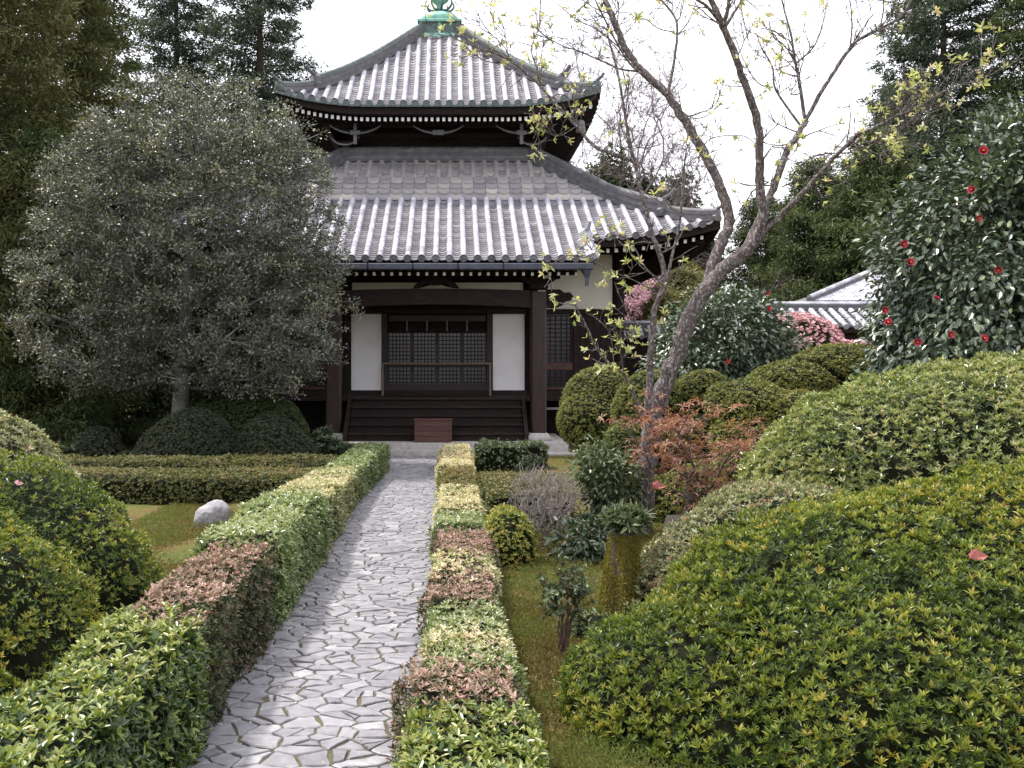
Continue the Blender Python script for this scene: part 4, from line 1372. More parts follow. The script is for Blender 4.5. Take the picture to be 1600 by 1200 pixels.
mound('domed_shrub', 'dark green dome right of the widest dome under the broad round tree', 'shrub', [(-3.35, 18.9, 0, .80, .8, 1.02), (-3.0, 18.9, 0, .55, .6, .75)], L_dome, 620, 5, .042, .013, 208, SH, rough=.02)
mound('domed_shrub', 'lighter green dome rising behind the two dark domes under the broad tree', 'shrub', [(-4.2, 20.3, .2, 1.0, .8, 1.2), (-3.6, 20.4, .2, .8, .8, 1.05)], L_domemid, 520, 5, .045, .015, 209, SH, rough=.02)
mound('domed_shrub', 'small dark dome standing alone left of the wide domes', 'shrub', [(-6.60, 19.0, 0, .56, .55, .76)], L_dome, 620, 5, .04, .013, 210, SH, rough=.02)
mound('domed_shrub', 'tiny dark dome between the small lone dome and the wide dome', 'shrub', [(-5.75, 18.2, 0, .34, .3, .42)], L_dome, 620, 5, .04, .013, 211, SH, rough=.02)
mound('leafy_shrub', 'bluish leafy plant in front of the small lone dark dome', 'shrub', [(-6.95, 18.3, 0, .36, .3, .46)], L_hdark, 180, 6, .10, .035, 212, SH, rough=.06)
mound('leafy_shrub', 'loose glossy plant right of the dark domes beside the temple steps', 'shrub', [(-2.45, 19.6, .1, .32, .35, .62)], L_varieg, 160, 6, .09, .035, 213, SH, rough=.08)

ST = lambda x, y, z, n=3: [(np.array([(x + a * .25, y + .05, -.03), (x + a * .5, y, z * .5), (x + a, y, z)]), .045, .03) for a in np.linspace(-.3, .3, n)]
mound('cloud_pruned_shrub', 'smooth round two lobed shrub next to the right corner of the temple porch', 'shrub',
      [(2.52, 17.4, 1.28, .66, .6, .62), (2.28, 17.0, 1.0, .52, .5, .50)], L_topiary, 700, 5, .036, .012, 220, SH, rough=.02, stems=ST(2.4, 17.2, .8), ground=False)
mound('cloud_pruned_shrub', 'tall lumpy shrub behind the leaning trunk, right of the smooth round one', 'shrub',
      [(3.05, 15.6, 1.30, .62, .6, .60), (3.35, 15.4, .82, .72, .6, .55), (2.75, 15.3, .70, .5, .5, .5), (3.7, 15.8, 1.25, .4, .5, .42)], L_topiary, 560, 5, .042, .014, 221, SH, rough=.07, stems=ST(3.1, 15.5, .5), ground=False)
mound('cloud_pruned_shrub', 'shrub lobe right of the leaning trunk, in front of the middle camellia', 'shrub',
      [(3.85, 15.6, 1.48, .52, .5, .42), (4.15, 15.5, 1.2, .4, .45, .38)], L_topiary, 560, 5, .042, .014, 222, SH, rough=.06, stems=ST(3.9, 15.6, 1.1), ground=False)
mound('cloud_pruned_shrub', 'lumpy green shrub above the red maple, left of the long flat topped one', 'shrub',
      [(4.05, 13.9, 1.38, .62, .6, .42), (4.55, 13.6, 1.22, .5, .55, .42), (3.85, 13.7, .98, .4, .5, .38)], L_topiary, 560, 5, .044, .015, 223, SH, rough=.06, stems=ST(4.1, 13.8, .9), ground=False)
mound('cloud_pruned_shrub', 'long flat topped shrub running up towards the big camellia', 'shrub',
      [(5.65, 15.0, 1.80, .95, .7, .48), (4.95, 14.8, 1.62, .8, .7, .46), (6.3, 15.1, 1.7, .6, .6, .5)], L_topiary, 560, 5, .044, .015, 224, SH, rough=.05, stems=ST(5.4, 14.9, 1.3), ground=False)
mound('clipped_shrub', 'rounded yellow green bush at the outer edge of the right path hedge', 'shrub',
      [(.56, 10.25, 0, .30, .45, .60), (.52, 10.9, 0, .26, .4, .55)], L_azalea, 560, 5, .042, .016, 225, SH, rough=.06, tint=.1)
mound('clipped_shrub', 'small round green shrub in front of the dark green box hedge', 'shrub', [(1.42, 18.2, 0, .30, .28, .36)], L_hdark, 560, 5, .04, .015, 226, SH)
mound('pink_azalea', 'pink flowering azalea between the middle camellia and the tiled roof', 'shrub',
      [(6.65, 19.0, 2.05, .70, .6, .66), (7.4, 19.2, 1.95, .7, .5, .6)], L_pink, 260, 5, .06, .045, 227, SH, rough=.16, stems=ST(6.9, 19.1, 1.6), ground=False)
mound('bamboo_thicket', 'yellowish bamboo foliage right of the temple eave, behind the leaning trunk', 'bamboo',
      [(7.2, 31.5, 2.6, 1.4, 1.2, 2.2), (8.4, 32.0, 2.0, 1.3, 1.2, 2.0)], L_bamboo, 140, 6, .20, .03, 228, None, rough=.15, depth=.4, lift=.2, ground=True)

mound('clipped_shrub', 'low olive bush in the shade behind the red maple', 'shrub',
      [(3.15, 12.9, 0, .62, .5, .62), (3.75, 12.8, 0, .55, .5, .74), (2.6, 13.1, 0, .4, .4, .5)], L_topiary, 560, 5, .044, .015, 229, SH, rough=.07)

# ================================================================== CAMELLIAS
def camellia(label, trunk_xy, lobes, lm, seed, ntips, k, L, W, flowers, trunk_h=1.0, group='camellias', r_base=.09, name='camellia_tree', cat='camellia', hang=.35, fl_r=.040, multi=False):
    rng = np.random.default_rng(seed)
    x, y = trunk_xy
    root = thing(name, label, cat, (x, y, 0), group)
    T = []
    lb = np.array(lobes, float)
    vol = lb[:, 3] * lb[:, 4] * lb[:, 5]
    no = Noise(rng, 1.6)
    for i in range(ntips):
        c = lb[rng.choice(len(lb), p=vol / vol.sum())]
        d = norm(rng.normal(0, 1, 3))
        r = rng.uniform(.50, 1.0) ** .5
        q = c[:3] + d * c[3:6] * r * (1 + .10 * no((c[:3] + d * c[3:6])[None])[0])
        if q[2] > .1: T.append(q)
    T = np.array(T)
    tr = catmull([(x, y, -.05), (x + .04, y, trunk_h * .6), (x - .03, y + .02, trunk_h * 1.2), (lb[0][0], lb[0][1], lb[0][2])], 4)
    if multi: tr = np.array([(x, y, -.05), (x, y, 0), (x + .01, y, .04)])
    nodes, par, tips = grow(tr, T, rng, .05 if multi else .22, .55 if multi else .35, -.03 if multi else .08)
    m = MB(); skeleton_tubes(m, nodes, par, .004 if multi else .005, r_base, .6); m.build('trunk', M_stem, root)
    m = MB()
    P = np.repeat(nodes[tips], k, 0)
    off = norm(rng.normal(0, 1, P.shape)) * (rng.random(len(P)) ** .5 * L * 2.4)[:, None]
    P = P + off
    ctr = lb[:, :3].mean(0)
    out = norm(P - ctr) * .7 + norm(off) * .5
    D = norm(out + rng.normal(0, .45, P.shape) - np.array([0, 0, hang]))
    N = norm(np.array([0, 0, 1.0]) + out * .6 + rng.normal(0, .35, P.shape))
    s = rng.uniform(.65, 1.15, len(P))
    rn = np.clip(rng.normal(.42, .2, len(P)) + .1 * no(P * 1.0) + .25 * (rng.random(len(P)) < .06), 0, 1)
    add_leaves(m, P, D, N, L * s, W * s, rn, 0, .10, .18, True)
    m.build('crown', [lm], root)
    for fl in flowers:
        f = MB(); c = np.array(fl[:3]); fr = fl_r * rng.uniform(.85, 1.25)
        fd = norm(np.array([-.2, -1, .15]) + rng.normal(0, .35, 3))
        a = norm(np.cross(fd, [0, 0, 1])); b = np.cross(fd, a)
        for lay, (nn, tl, rr) in enumerate(((6, .9, 1.0), (5, .5, .8))):
            for j in range(nn):
                th = 6.283 * j / nn + lay * .5
                t = a * math.cos(th) + b * math.sin(th)
                D_ = fd * math.cos(tl) + t * math.sin(tl)
                add_leaves(f, np.array([c]), np.array([D_]), np.array([fd]), fr * 1.5 * rr, fr * 1.35 * rr, rng.random(), 0, .12, -.12, True)
        for j in range(7):
            q = c + fd * fr * .9 + (a * math.cos(j) + b * math.sin(j)) * fr * .16
            f.tube([c, q], fr * .07, 4, 1)
        f.build('flower', [L_red, L_yellow], root)
    return root


def fl(px, py, Y): return at(px, py, Y)


camellia('big camellia tree with scattered red flowers at the right edge', (7.1, 12.4),
         [(7.1, 12.3, 2.9, 1.9, 1.4, 2.0), (6.3, 12.2, 2.3, 1.35, 1.2, 1.25), (7.6, 12.3, 3.9, 1.2, 1.1, 1.15), (5.6, 12.1, 1.9, .85, .9, .75), (8.2, 12.3, 3.0, 1.7, 1.4, 1.9), (6.95, 12.3, 4.3, .85, .9, .85), (6.25, 12.3, 3.75, .75, .8, 1.0), (5.65, 12.2, 3.15, .62, .8, 1.0)],
         L_camellia, 301, 1900, 26, .105, .058,
         [fl(*a) for a in ((1535, 237, 11.1), (1520, 297, 11.0), (1410, 381, 11.0), (1420, 410, 11.0), (1388, 505, 11.1), (1433, 533, 11.0), (1483, 523, 10.9), (1535, 530, 10.9),
                           (1527, 340, 11.0), (1461, 468, 11.0), (1382, 483, 11.1), (1560, 420, 10.9))], 1.4, r_base=.12)
camellia('round camellia bush with two red flowers behind the clipped shrubs', (4.9, 17.8),
         [(4.72, 17.5, 2.25, 1.05, .9, 1.14), (5.35, 17.6, 1.9, .75, .8, .9), (4.15, 17.4, 1.85, .75, .8, .9)], L_camellia, 302, 620, 26, .10, .052,
         [fl(1199, 458, 16.5), (fl(1200, 483, 16.5)), fl(1136, 566, 16.6)], .9, r_base=.07, name='camellia_bush')
camellia('glossy camellia shrub with glinting pale leaves beside the red maple', (1.75, 11.9),
         [(1.68, 11.75, .74, .27, .28, .30), (1.88, 11.9, .50, .24, .28, .28)], L_varieg, 303, 190, 18, .075, .038, [], .3, r_base=.03, name='camellia_bush', hang=.2)
camellia('small leafy shrub in front of the mossy stump, with broad leaves darkened as in shade', (1.35, 10.4),
         [(1.42, 10.4, .20, .24, .25, .14), (1.24, 10.4, .15, .18, .2, .10)], L_shade, 304, 70, 14, .09, .042, [], .2, r_base=.025, name='leafy_shrub', cat='shrub', group=None, hang=.3)


def young_shrub(label, x, y, h, w, seed):
    """several crooked stems fanning out of one root, leaves only towards the top"""
    rng = np.random.default_rng(seed)
    root = thing('young_shrub', label, 'shrub', (x, y, 0))
    st, cr = MB(), MB()
    for i in range(9):
        a = i * 2.4 + rng.normal(0, .3)
        rr = w * rng.uniform(.25, .95)
        tip = np.array([x + rr * math.cos(a), y + rr * math.sin(a) * .9, h * rng.uniform(.72, 1.0)])
        b = np.array([x + .018 * math.cos(a), y + .018 * math.sin(a), -.02])
        mid = b + (tip - b) * .45 + np.array([-.25 * rr * math.cos(a), -.25 * rr * math.sin(a), .03]) + rng.normal(0, .015, 3)
        P = catmull([b, mid, tip], 6); P[1:-1] += rng.normal(0, .005, (len(P) - 2, 3))
        st.tube(P, np.linspace(rng.uniform(.007, .011), .0035, len(P)), 5, 0, cap=False)
        for k in range(11):
            q = P[rng.integers(7, len(P))]
            e = q + norm(rng.normal(0, 1, 3) * [1, 1, .5] + [.6 * math.cos(a), .6 * math.sin(a), .5]) * rng.uniform(.05, .12)
            st.tube([q, (q + e) / 2 + rng.normal(0, .005, 3), e], [.0035, .003, .002], 3, 0, cap=False)
            for c in (e, (q + e) / 2):
                rosettes(cr, rng, (c + rng.normal(0, .006, 3))[None], norm(e - q + [0, 0, .03])[None], 6, .040, .019, (25, 85), np.clip(rng.normal(.4, .2, 1), 0, 1), 0, True)
    st.build('stem', M_redstem, root)
    cr.build('crown', [L_varieg], root)


M_redstem = surf_mat('reddish_stem', [(.06, .035, .028), (.14, .085, .068)], .8, 30, bump=.2)
young_shrub('small young shrub on thin stems in the mossy strip right of the path', .76, 7.0, .60, .18, 305)

# ================================================================== TREES
def leafy_tree(name, label, cat, trunk, lobes, lm, seed, ntips, k, L, W, r_base, r_tip=.006, spread=.30, group=None, bark=None, inner=.35, step=.3, alpha=.35, hang=0.0, lump=.09, zlow=.05):
    rng = np.random.default_rng(seed)
    root = thing(name, label, cat, (trunk[0][0], trunk[0][1], 0), group)
    lb = np.array(lobes, float)
    vol = lb[:, 3] * lb[:, 4] * lb[:, 5]
    no = Noise(rng, 1.3)
    T = []
    for i in range(ntips):
        c = lb[rng.choice(len(lb), p=vol / vol.sum())]
        d = norm(rng.normal(0, 1, 3))
        r = rng.uniform(inner ** 2, 1.0) ** .5
        q = c[:3] + d * c[3:6] * r
        q = c[:3] + (q - c[:3]) * (1 + lump * no(q[None])[0])
        if q[2] > zlow: T.append(q)
    T = np.array(T)
    tr = catmull(trunk, 5)
    nodes, par, tips = grow(tr, T, rng, step, alpha, .06, .07)
    m = MB(); skeleton_tubes(m, nodes, par, r_tip, r_base, .46, 5)
    m.build('trunk', bark or M_darkbark, root)
    m = MB()
    P = np.repeat(nodes[tips], k, 0)
    off = norm(rng.normal(0, 1, P.shape)) * (rng.random(len(P)) ** .6 * spread)[:, None] * np.array([1, 1, .65])
    P = P + off
    D = norm(norm(off) + rng.normal(0, .5, P.shape) + np.array([0, 0, .25 - hang]))
    N = norm(np.array([0, 0, 1.0]) + rng.normal(0, .55, P.shape))
    s = rng.uniform(.65, 1.2, len(P))
    tipn = np.repeat(rng.normal(0, .1, len(tips)), k)
    rn = np.clip(rng.normal(.42, .18, len(P)) + tipn, 0, 1)
    add_leaves(m, P, D, N, L * s, W * s, rn, 0, .10, .12)
    m.build('crown', [lm], root)
    return root


leafy_tree('broadleaf_tree', 'broad round evergreen tree with small grey green leaves left of the temple', 'tree',
           [(-5.30, 20.0, -.05), (-5.32, 20.0, .9), (-5.26, 20.05, 1.9), (-5.2, 20.0, 3.0), (-5.1, 20.0, 4.4), (-5.0, 20.0, 6.0)],
           [(-4.95, 19.8, 4.45, 3.0, 1.9, 3.38), (-3.4, 19.5, 3.0, 1.62, 1.6, 1.75), (-6.9, 19.7, 3.2, 1.62, 1.7, 1.9), (-6.5, 19.8, 5.1, 1.45, 1.5, 1.85),
            (-3.7, 19.7, 5.1, 1.35, 1.4, 1.75)],
           L_holly, 401, 3000, 40, .068, .036, .165, .009, .20, inner=.6, lump=.05, zlow=1.4)


# ---- the leaning bare tree over the right garden: limbs traced as polylines in depth
def bare_tree():
    rng = np.random.default_rng(501)
    Y = 12.0
    root = thing('budding_tree', 'leaning lichen covered tree with bare branches and yellow young leaves before the temple', 'tree', (at(1010, 0, Y)[0], Y, 0))
    m = MB(); lv = MB()
    limbs = []

    def limb(pts, y0, y1, r0, r1, twigs=0, leaf=0.0, sub=5, tl=.5, n=8, knob=.05):
        r0 *= .57; r1 = max(r1 * .62, .005); twigs = int(twigs * 1.5)
        k = len(pts)
        P = catmull([at(px, py, y0 + (y1 - y0) * i / (k - 1)) for i, (px, py) in enumerate(pts)], sub)
        rr = np.linspace(r0, r1, len(P)) ** 1.0
        rr = rr * (1 + knob * rng.normal(0, 1, len(P)))
        P[1:-1] += rng.normal(0, .12, (len(P) - 2, 3)) * rr[1:-1, None]
        m.tube(P, rr, n, 0, .5)
        limbs.append((P, rr))
        tips = []
        for t in range(twigs):
            i = int(rng.uniform(.25, 1.0) * (len(P) - 1)); i = min(max(i, 1), len(P) - 2)
            d = norm(P[i + 1] - P[i - 1])
            q = norm(rng.normal(0, 1, 3) * [1, .7, 1] + d * .8 + np.array([0, 0, .35]))
            tips.append(twig(P[i], q, tl * rng.uniform(.4, 1.2), min(rr[i] * .5, .011), leaf))
        if leaf > 0: buds(P[-1], norm(P[-1] - P[-3]), leaf)
        return P

    def twig(p, d, L, r, leaf, lev=0):
        n = max(4, int(L / .08))
        P = [p]; dd = d
        for i in range(n):
            dd = norm(dd + rng.normal(0, .16, 3) + np.array([0, 0, .05]))
            P.append(P[-1] + dd * L / n)
        P = np.array(P)
        m.tube(P, np.linspace(r, .0035, len(P)), 4, 0, .5, cap=False)
        if lev < 2 and L > .2:
            for j in range(rng.integers(1, 4)):
                i = rng.integers(1, n)
                twig(P[i], norm(dd + rng.normal(0, .7, 3) * [1, .7, 1]), L * rng.uniform(.35, .65), max(.0045, r * .65), leaf, lev + 1)
        if leaf > 0 and rng.random() < leaf * .72: buds(P[-1], dd, leaf)
        return P[-1]

    def buds(p, d, amt, k=None):
        k = k or rng.integers(3, 7)
        for c in range(rng.integers(1, 3)):
            q = p + rng.normal(0, .02, 3)
            rosettes(lv, rng, q[None], (d + rng.normal(0, .3, 3))[None], int(k), rng.uniform(.045, .085), .024, (20, 75), np.array([rng.random()]), 0, True)

    # trunk, then the limbs; (px, py) of the photograph with a depth of their own
    limb([(1000, 860), (1008, 790), (1012, 715), (1022, 660), (1036, 610), (1055, 560), (1072, 515), (1090, 475), (1108, 447), (1130, 422), (1155, 402), (1176, 380), (1190, 358)], 12, 11.85, .205, .118, 0, 0, 5, n=12, knob=.05)
    limb([(1180, 375), (1192, 345), (1189, 300), (1187, 255), (1186, 205), (1176, 165), (1158, 115), (1138, 60), (1118, 15), (1100, -30), (1085, -80)], 11.85, 11.3, .105, .045, 8, .3, n=9)
    limb([(1130, 40), (1138, 10), (1140, -30), (1150, -80)], 11.4, 11.2, .042, .02, 4, .3)
    limb([(1134, 40), (1150, 15), (1165, -10), (1180, -50)], 11.4, 11.6, .035, .015, 4, .3)
    limb([(1122, 30), (1105, 10), (1085, -5), (1060, -40)], 11.35, 11.0, .035, .015, 4, .3)
    limb([(1168, 385), (1192, 330), (1207, 295), (1220, 262), (1232, 232), (1246, 212), (1258, 190)], 11.9, 12.5, .085, .058, 6, .4)
    limb([(1258, 192), (1254, 160), (1247, 120), (1242, 95), (1237, 60), (1228, 25), (1218, -15)], 12.5, 12.7, .045, .016, 8, .35, tl=.6)
    limb([(1258, 190), (1280, 150), (1305, 110), (1328, 75), (1345, 60), (1375, 45), (1402, 30), (1420, 8), (1430, -20)], 12.5, 12.3, .045, .022, 7, .35, tl=.6)
    limb([(1328, 76), (1331, 45), (1330, 15), (1325, -20)], 12.4, 12.4, .022, .010, 4, .3)
    limb([(1243, 100), (1270, 75), (1285, 40), (1293, 0)], 12.65, 12.9, .022, .009, 4, .3)
    limb([(1250, 195), (1228, 165), (1210, 135), (1207, 105), (1190, 75), (1183, 55)], 12.5, 12.9, .028, .012, 5, .35)
    limb([(1208, 137), (1185, 130), (1165, 100), (1145, 50)], 12.7, 12.9, .016, .008, 3, .3)
    limb([(1172, 382), (1205, 352), (1232, 325), (1265, 290), (1300, 250), (1335, 215), (1342, 208)], 11.9, 11.2, .062, .036, 4, .4)
    limb([(1340, 210), (1365, 200), (1400, 182), (1435, 168), (1480, 140), (1530, 125), (1570, 105), (1610, 85)], 11.2, 10.8, .030, .008, 14, .65, tl=.55)
    limb([(1340, 212), (1355, 222), (1370, 218), (1395, 205), (1420, 195), (1450, 175), (1490, 150)], 11.2, 11.0, .022, .006, 9, .6, tl=.5)
    limb([(1240, 270), (1265, 248), (1290, 240), (1330, 238), (1365, 225), (1405, 205), (1430, 180)], 12.3, 12.0, .020, .006, 9, .6, tl=.5)
    limb([(1222, 292), (1250, 280), (1285, 272), (1330, 262)], 12.2, 12.0, .016, .006, 6, .8, tl=.4)
    limb([(1200, 285), (1175, 300), (1160, 330), (1140, 355)], 12.0, 12.2, .016, .006, 2, .4)
    # left main limb
    limb([(1104, 452), (1112, 420), (1122, 390), (1134, 366), (1139, 345), (1130, 305), (1116, 270), (1100, 238), (1080, 205), (1058, 168), (1036, 140), (1010, 118), (990, 95), (973, 68), (960, 35), (948, 5), (935, -30), (925, -70)], 11.95, 13.0, .125, .050, 9, .3, n=10, tl=.6)
    limb([(1010, 120), (985, 100), (960, 60), (940, 20), (920, -20)], 12.6, 12.4, .028, .012, 6, .25, tl=.6)
    limb([(1042, 148), (1048, 125), (1055, 85), (1058, 40), (1050, 20), (1035, 2), (1020, -20)], 12.5, 12.9, .036, .018, 5, .3, tl=.6)
    limb([(1055, 50), (1030, 45), (1012, 32), (1000, 28)], 12.8, 12.9, .015, .006, 3, .3)
    limb([(1058, 55), (1075, 35), (1085, 10), (1095, -20)], 12.8, 12.6, .015, .007, 3, .3)
    limb([(1000, 112), (970, 108), (940, 95), (905, 80), (880, 72), (850, 55), (835, 40)], 12.6, 12.9, .022, .007, 8, .35, tl=.6)
    limb([(985, 90), (960, 68), (930, 45), (900, 30), (870, 5)], 12.7, 12.9, .016, .007, 6, .3, tl=.6)
    limb([(1060, 170), (1085, 185), (1110, 178), (1120, 165)], 12.4, 12.2, .014, .006, 3, .4, tl=.4)
    limb([(1095, 232), (1115, 215), (1160, 212), (1180, 225)], 12.2, 12.0, .013, .006, 2, .4, tl=.3)
    # slender stems left of the trunk
    S = limb([(1008, 700), (1012, 640), (1015, 577), (1019, 520), (1024, 480), (1034, 455), (1038, 425), (1030, 395), (1020, 370), (1012, 340), (1004, 310), (998, 285), (993, 255), (988, 240), (980, 200), (972, 150), (962, 100), (949, 54)], 11.7, 12.2, .075, .022, 4, .35, n=8, tl=.5)
    limb([(995, 262), (985, 250), (950, 238), (928, 228), (905, 202), (885, 180), (862, 155), (840, 130), (815, 108), (792, 92), (770, 82), (745, 74), (715, 62), (695, 45)], 12.1, 12.7, .045, .012, 13, .75, tl=.55)
    limb([(845, 135), (838, 105), (830, 75), (842, 45), (846, 25)], 12.5, 12.6, .016, .007, 5, .35, tl=.5)
    limb([(800, 95), (785, 70), (760, 45), (740, 10)], 12.6, 12.6, .014, .006, 5, .4, tl=.5)
    limb([(832, 72), (810, 66), (790, 66)], 12.5, 12.6, .010, .005, 2, .4, tl=.4)
    limb([(792, 94), (770, 98), (745, 88), (725, 70)], 12.6, 12.4, .012, .005, 5, .9, tl=.35)
    limb([(900, 198), (875, 212), (858, 208), (838, 190)], 12.4, 12.2, .013, .005, 6, 1, tl=.3)
    limb([(1016, 570), (1022, 500), (1026, 470), (1042, 450), (1045, 425), (1051, 395), (1058, 370), (1063, 340), (1066, 300), (1070, 250), (1075, 225)], 11.7, 11.4, .040, .013, 7, .4, tl=.5)
    limb([(1040, 450), (1020, 430), (1000, 415), (985, 395), (965, 375), (955, 368)], 11.6, 11.4, .018, .006, 4, .8, tl=.3)
    limb([(1036, 440), (1010, 420), (985, 378), (960, 368), (938, 378), (930, 395), (920, 402)], 11.6, 11.2, .016, .006, 6, .95, tl=.25)
    limb([(1024, 455), (990, 438), (965, 428), (940, 415), (905, 400), (880, 402), (848, 425)], 11.6, 11.2, .014, .005, 8, 1, tl=.2)
    limb([(1002, 512), (985, 495), (972, 470), (963, 448)], 11.7, 11.5, .012, .006, 3, .9, tl=.2)
    limb([(1000, 508), (975, 492), (958, 480)], 11.7, 11.5, .010, .005, 2, .9, tl=.15)
    limb([(1003, 655), (996, 630), (985, 605), (975, 586), (955, 570), (938, 553), (925, 530), (914, 505), (905, 490), (898, 475)], 11.6, 11.3, .036, .012, 9, .95, tl=.22)
    limb([(975, 588), (972, 565), (968, 540), (970, 510)], 11.5, 11.4, .016, .006, 9, 1, tl=.2)
    limb([(960, 575), (955, 530), (945, 510), (922, 490)], 11.5, 11.3, .010, .005, 7, .9, tl=.15)
    limb([(1065, 560), (1050, 530), (1040, 512), (1030, 505)], 11.9, 11.7, .016, .007, 2, .5, tl=.2)
    for P, rr in limbs:                           # a few buds straight on the thinner limbs
        if rr[-1] < .03:
            for i in range(2, len(P) - 1, 7):
                if rng.random() < .2: buds(P[i], norm(rng.normal(0, 1, 3)), .5, 4)
    m.build('trunk', M_bark, root)
    lv.build('young_leaves', [L_young], root)


bare_tree()


# ---- red maple, twiggy bush
def maple():
    rng = np.random.default_rng(510)
    x, y = 2.45, 10.7
    root = thing('red_maple', 'low spreading maple with feathery red brown young leaves at the foot of the leaning trunk', 'maple', (x, y, 0))
    T = []
    for i in range(190):
        px, py = rng.choice(np.array([(1040, 665), (1080, 650), (1100, 700), (1150, 705), (1060, 720), (1130, 740), (1010, 660), (1185, 682), (1100, 770), (1030, 700), (1080, 745)]))
        T.append(at(px + rng.normal(0, 26), py + rng.normal(0, 15), 10.6 + rng.normal(0, .28)))
    T = np.array(T)
    tr = catmull([(x, y, -.05), (x - .02, y, .3), (x + .03, y, .55)], 3)
    nodes, par, tips = grow(tr, T, rng, .12, .4, .10)
    m = MB(); skeleton_tubes(m, nodes, par, .003, .035, .55); m.build('trunk', M_stem, root)
    m = MB()
    P = np.repeat(nodes[tips], 4, 0) + rng.normal(0, .05, (len(tips) * 4, 3)) * [1.3, 1.3, .5]
    G = norm(np.array([0, 0, .9]) + rng.normal(0, .35, P.shape))
    # palmate leaves: five to seven narrow drooping fingers in one flat fan
    rosettes(m, rng, P, G, 6, .075, .016, (65, 105), np.clip(rng.normal(.45, .2, len(P)), 0, 1), 0, False, .25)
    m.build('crown', [L_maple], root)


maple()


def twiggy(name, label, xy, rx, h, n, seed, mat_, r0=.012, tip=.0022):
    rng = np.random.default_rng(seed)
    x, y = xy
    root = thing(name, label, 'shrub', (x, y, 0))
    T = []
    while len(T) < n:
        d = rng.uniform(-1, 1, 3)
        if (d ** 2).sum() > 1: continue
        T.append((x + d[0] * rx, y + d[1] * rx * .9, h * .55 + d[2] * h * .46))
    T = np.array(T)
    nodes, par, tips = grow(np.array([(x, y, -.03), (x, y, .05), (x + .01, y, .10)]), T, rng, .08, .55, .06)
    m = MB(); skeleton_tubes(m, nodes, par, tip, r0 * 2.2, .5, minr=tip)
    for t in tips:
        for j in range(3):
            q = nodes[t] + rng.normal(0, .05, 3) + [0, 0, .03]
            m.tube([nodes[t], (nodes[t] + q) / 2 + rng.normal(0, .006, 3), q], tip, 3, 0, .5, cap=False)
    m.build('branches', mat_, root)


M_grytwig = surf_mat('pale_grey_twig', [(.17, .145, .13), (.30, .26, .24)], .85, 20, bump=0)
twiggy('twiggy_bush', 'leafless grey twiggy bush in front of the ochre cross hedges', (1.02, 11.2), .42, .84, 520, 520, M_grytwig)

# ---- mossy stump, dark stump, boulder
def stump(label, xy, h, r0, r1, seed, moss):
    rng = np.random.default_rng(seed)
    x, y = xy
    root = thing('mossy_stump' if moss else 'tree_stump', label, 'stump', (x, y, 0))
    m = MB(); no = Noise(rng, 3.0)
    nz, na = 16, 22
    V = []
    for i in range(nz):
        t = i / (nz - 1)
        for j in range(na):
            a = 6.283 * j / na
            r = (r0 + (r1 - r0) * t ** .6) * (1 + .10 * math.sin(3 * a + seed) + .07 * math.sin(7 * a + 2 * t))
            q = np.array([x + r * math.cos(a) + .05 * t, y + r * math.sin(a), -.04 + (h + .04) * t])
            V.append(q + .012 * no(q[None])[0])
    V.append(np.array([x + .05, y, h - .03]))
    m.quads(V[:-1], [(i * na + j, i * na + (j + 1) % na, (i + 1) * na + (j + 1) % na, (i + 1) * na + j) for i in range(nz - 1) for j in range(na)], 0, .5, True)
    top = np.array(V[(nz - 1) * na:-1] + [V[-1]])
    m.tris(top, [(j, (j + 1) % na, na) for j in range(na)], 0)
    m.build('trunk', M_stem, root)
    if moss:
        k = MB(); n = 22000
        a = rng.random(n) * 6.283; t = rng.random(n) ** 1.25 * .92
        keep = (np.sin(2 * a + 5 * t) + rng.normal(0, .6, n) > -.5) | (t < .5)
        a, t = a[keep], t[keep]; n = len(a)
        r = (r0 + (r1 - r0) * t ** .6) * (1 + .10 * np.sin(3 * a + seed) + .07 * np.sin(7 * a + 2 * t)) + .006
        P = np.stack([x + r * np.cos(a) + .05 * t, y + r * np.sin(a), h * t], 1)
        nn = np.stack([np.cos(a), np.sin(a), 0 * a], 1)
        add_leaves(k, P, norm(nn * .6 + np.array([0, 0, -.6]) + rng.normal(0, .4, P.shape)), nn + rng.normal(0, .2, P.shape), rng.uniform(.015, .04, n), .007, rng.random(n))
        k.build('moss', [L_mossy], root)
    return root


sp = at(968, 0, 8.0)[0]
stump('leaning tree stump covered in yellow moss with leafy sprouts on top', (sp, 8.0), .72, .155, .095, 5, True)
mound('sprouting_plant', 'green sprouts of long leaves growing from the top of the mossy stump', 'plant', [(sp + .06, 7.98, .76, .17, .16, .10)], L_varieg, 380, 8, .10, .022, 531, None, ground=False, rough=.1, lift=.55, tilt=(25, 85))
stump('dark hollow stump under the red maple', (at(1062, 0, 10.4)[0], 10.4), .42, .22, .17, 6, False)
mound('leafy_plant', 'pale variegated plant at the foot of the mossy stump', 'plant', [(at(930, 0, 7.45)[0], 7.45, .0, .16, .14, .14)], L_varieg, 300, 6, .07, .02, 532, None, rough=.1, lift=.4)

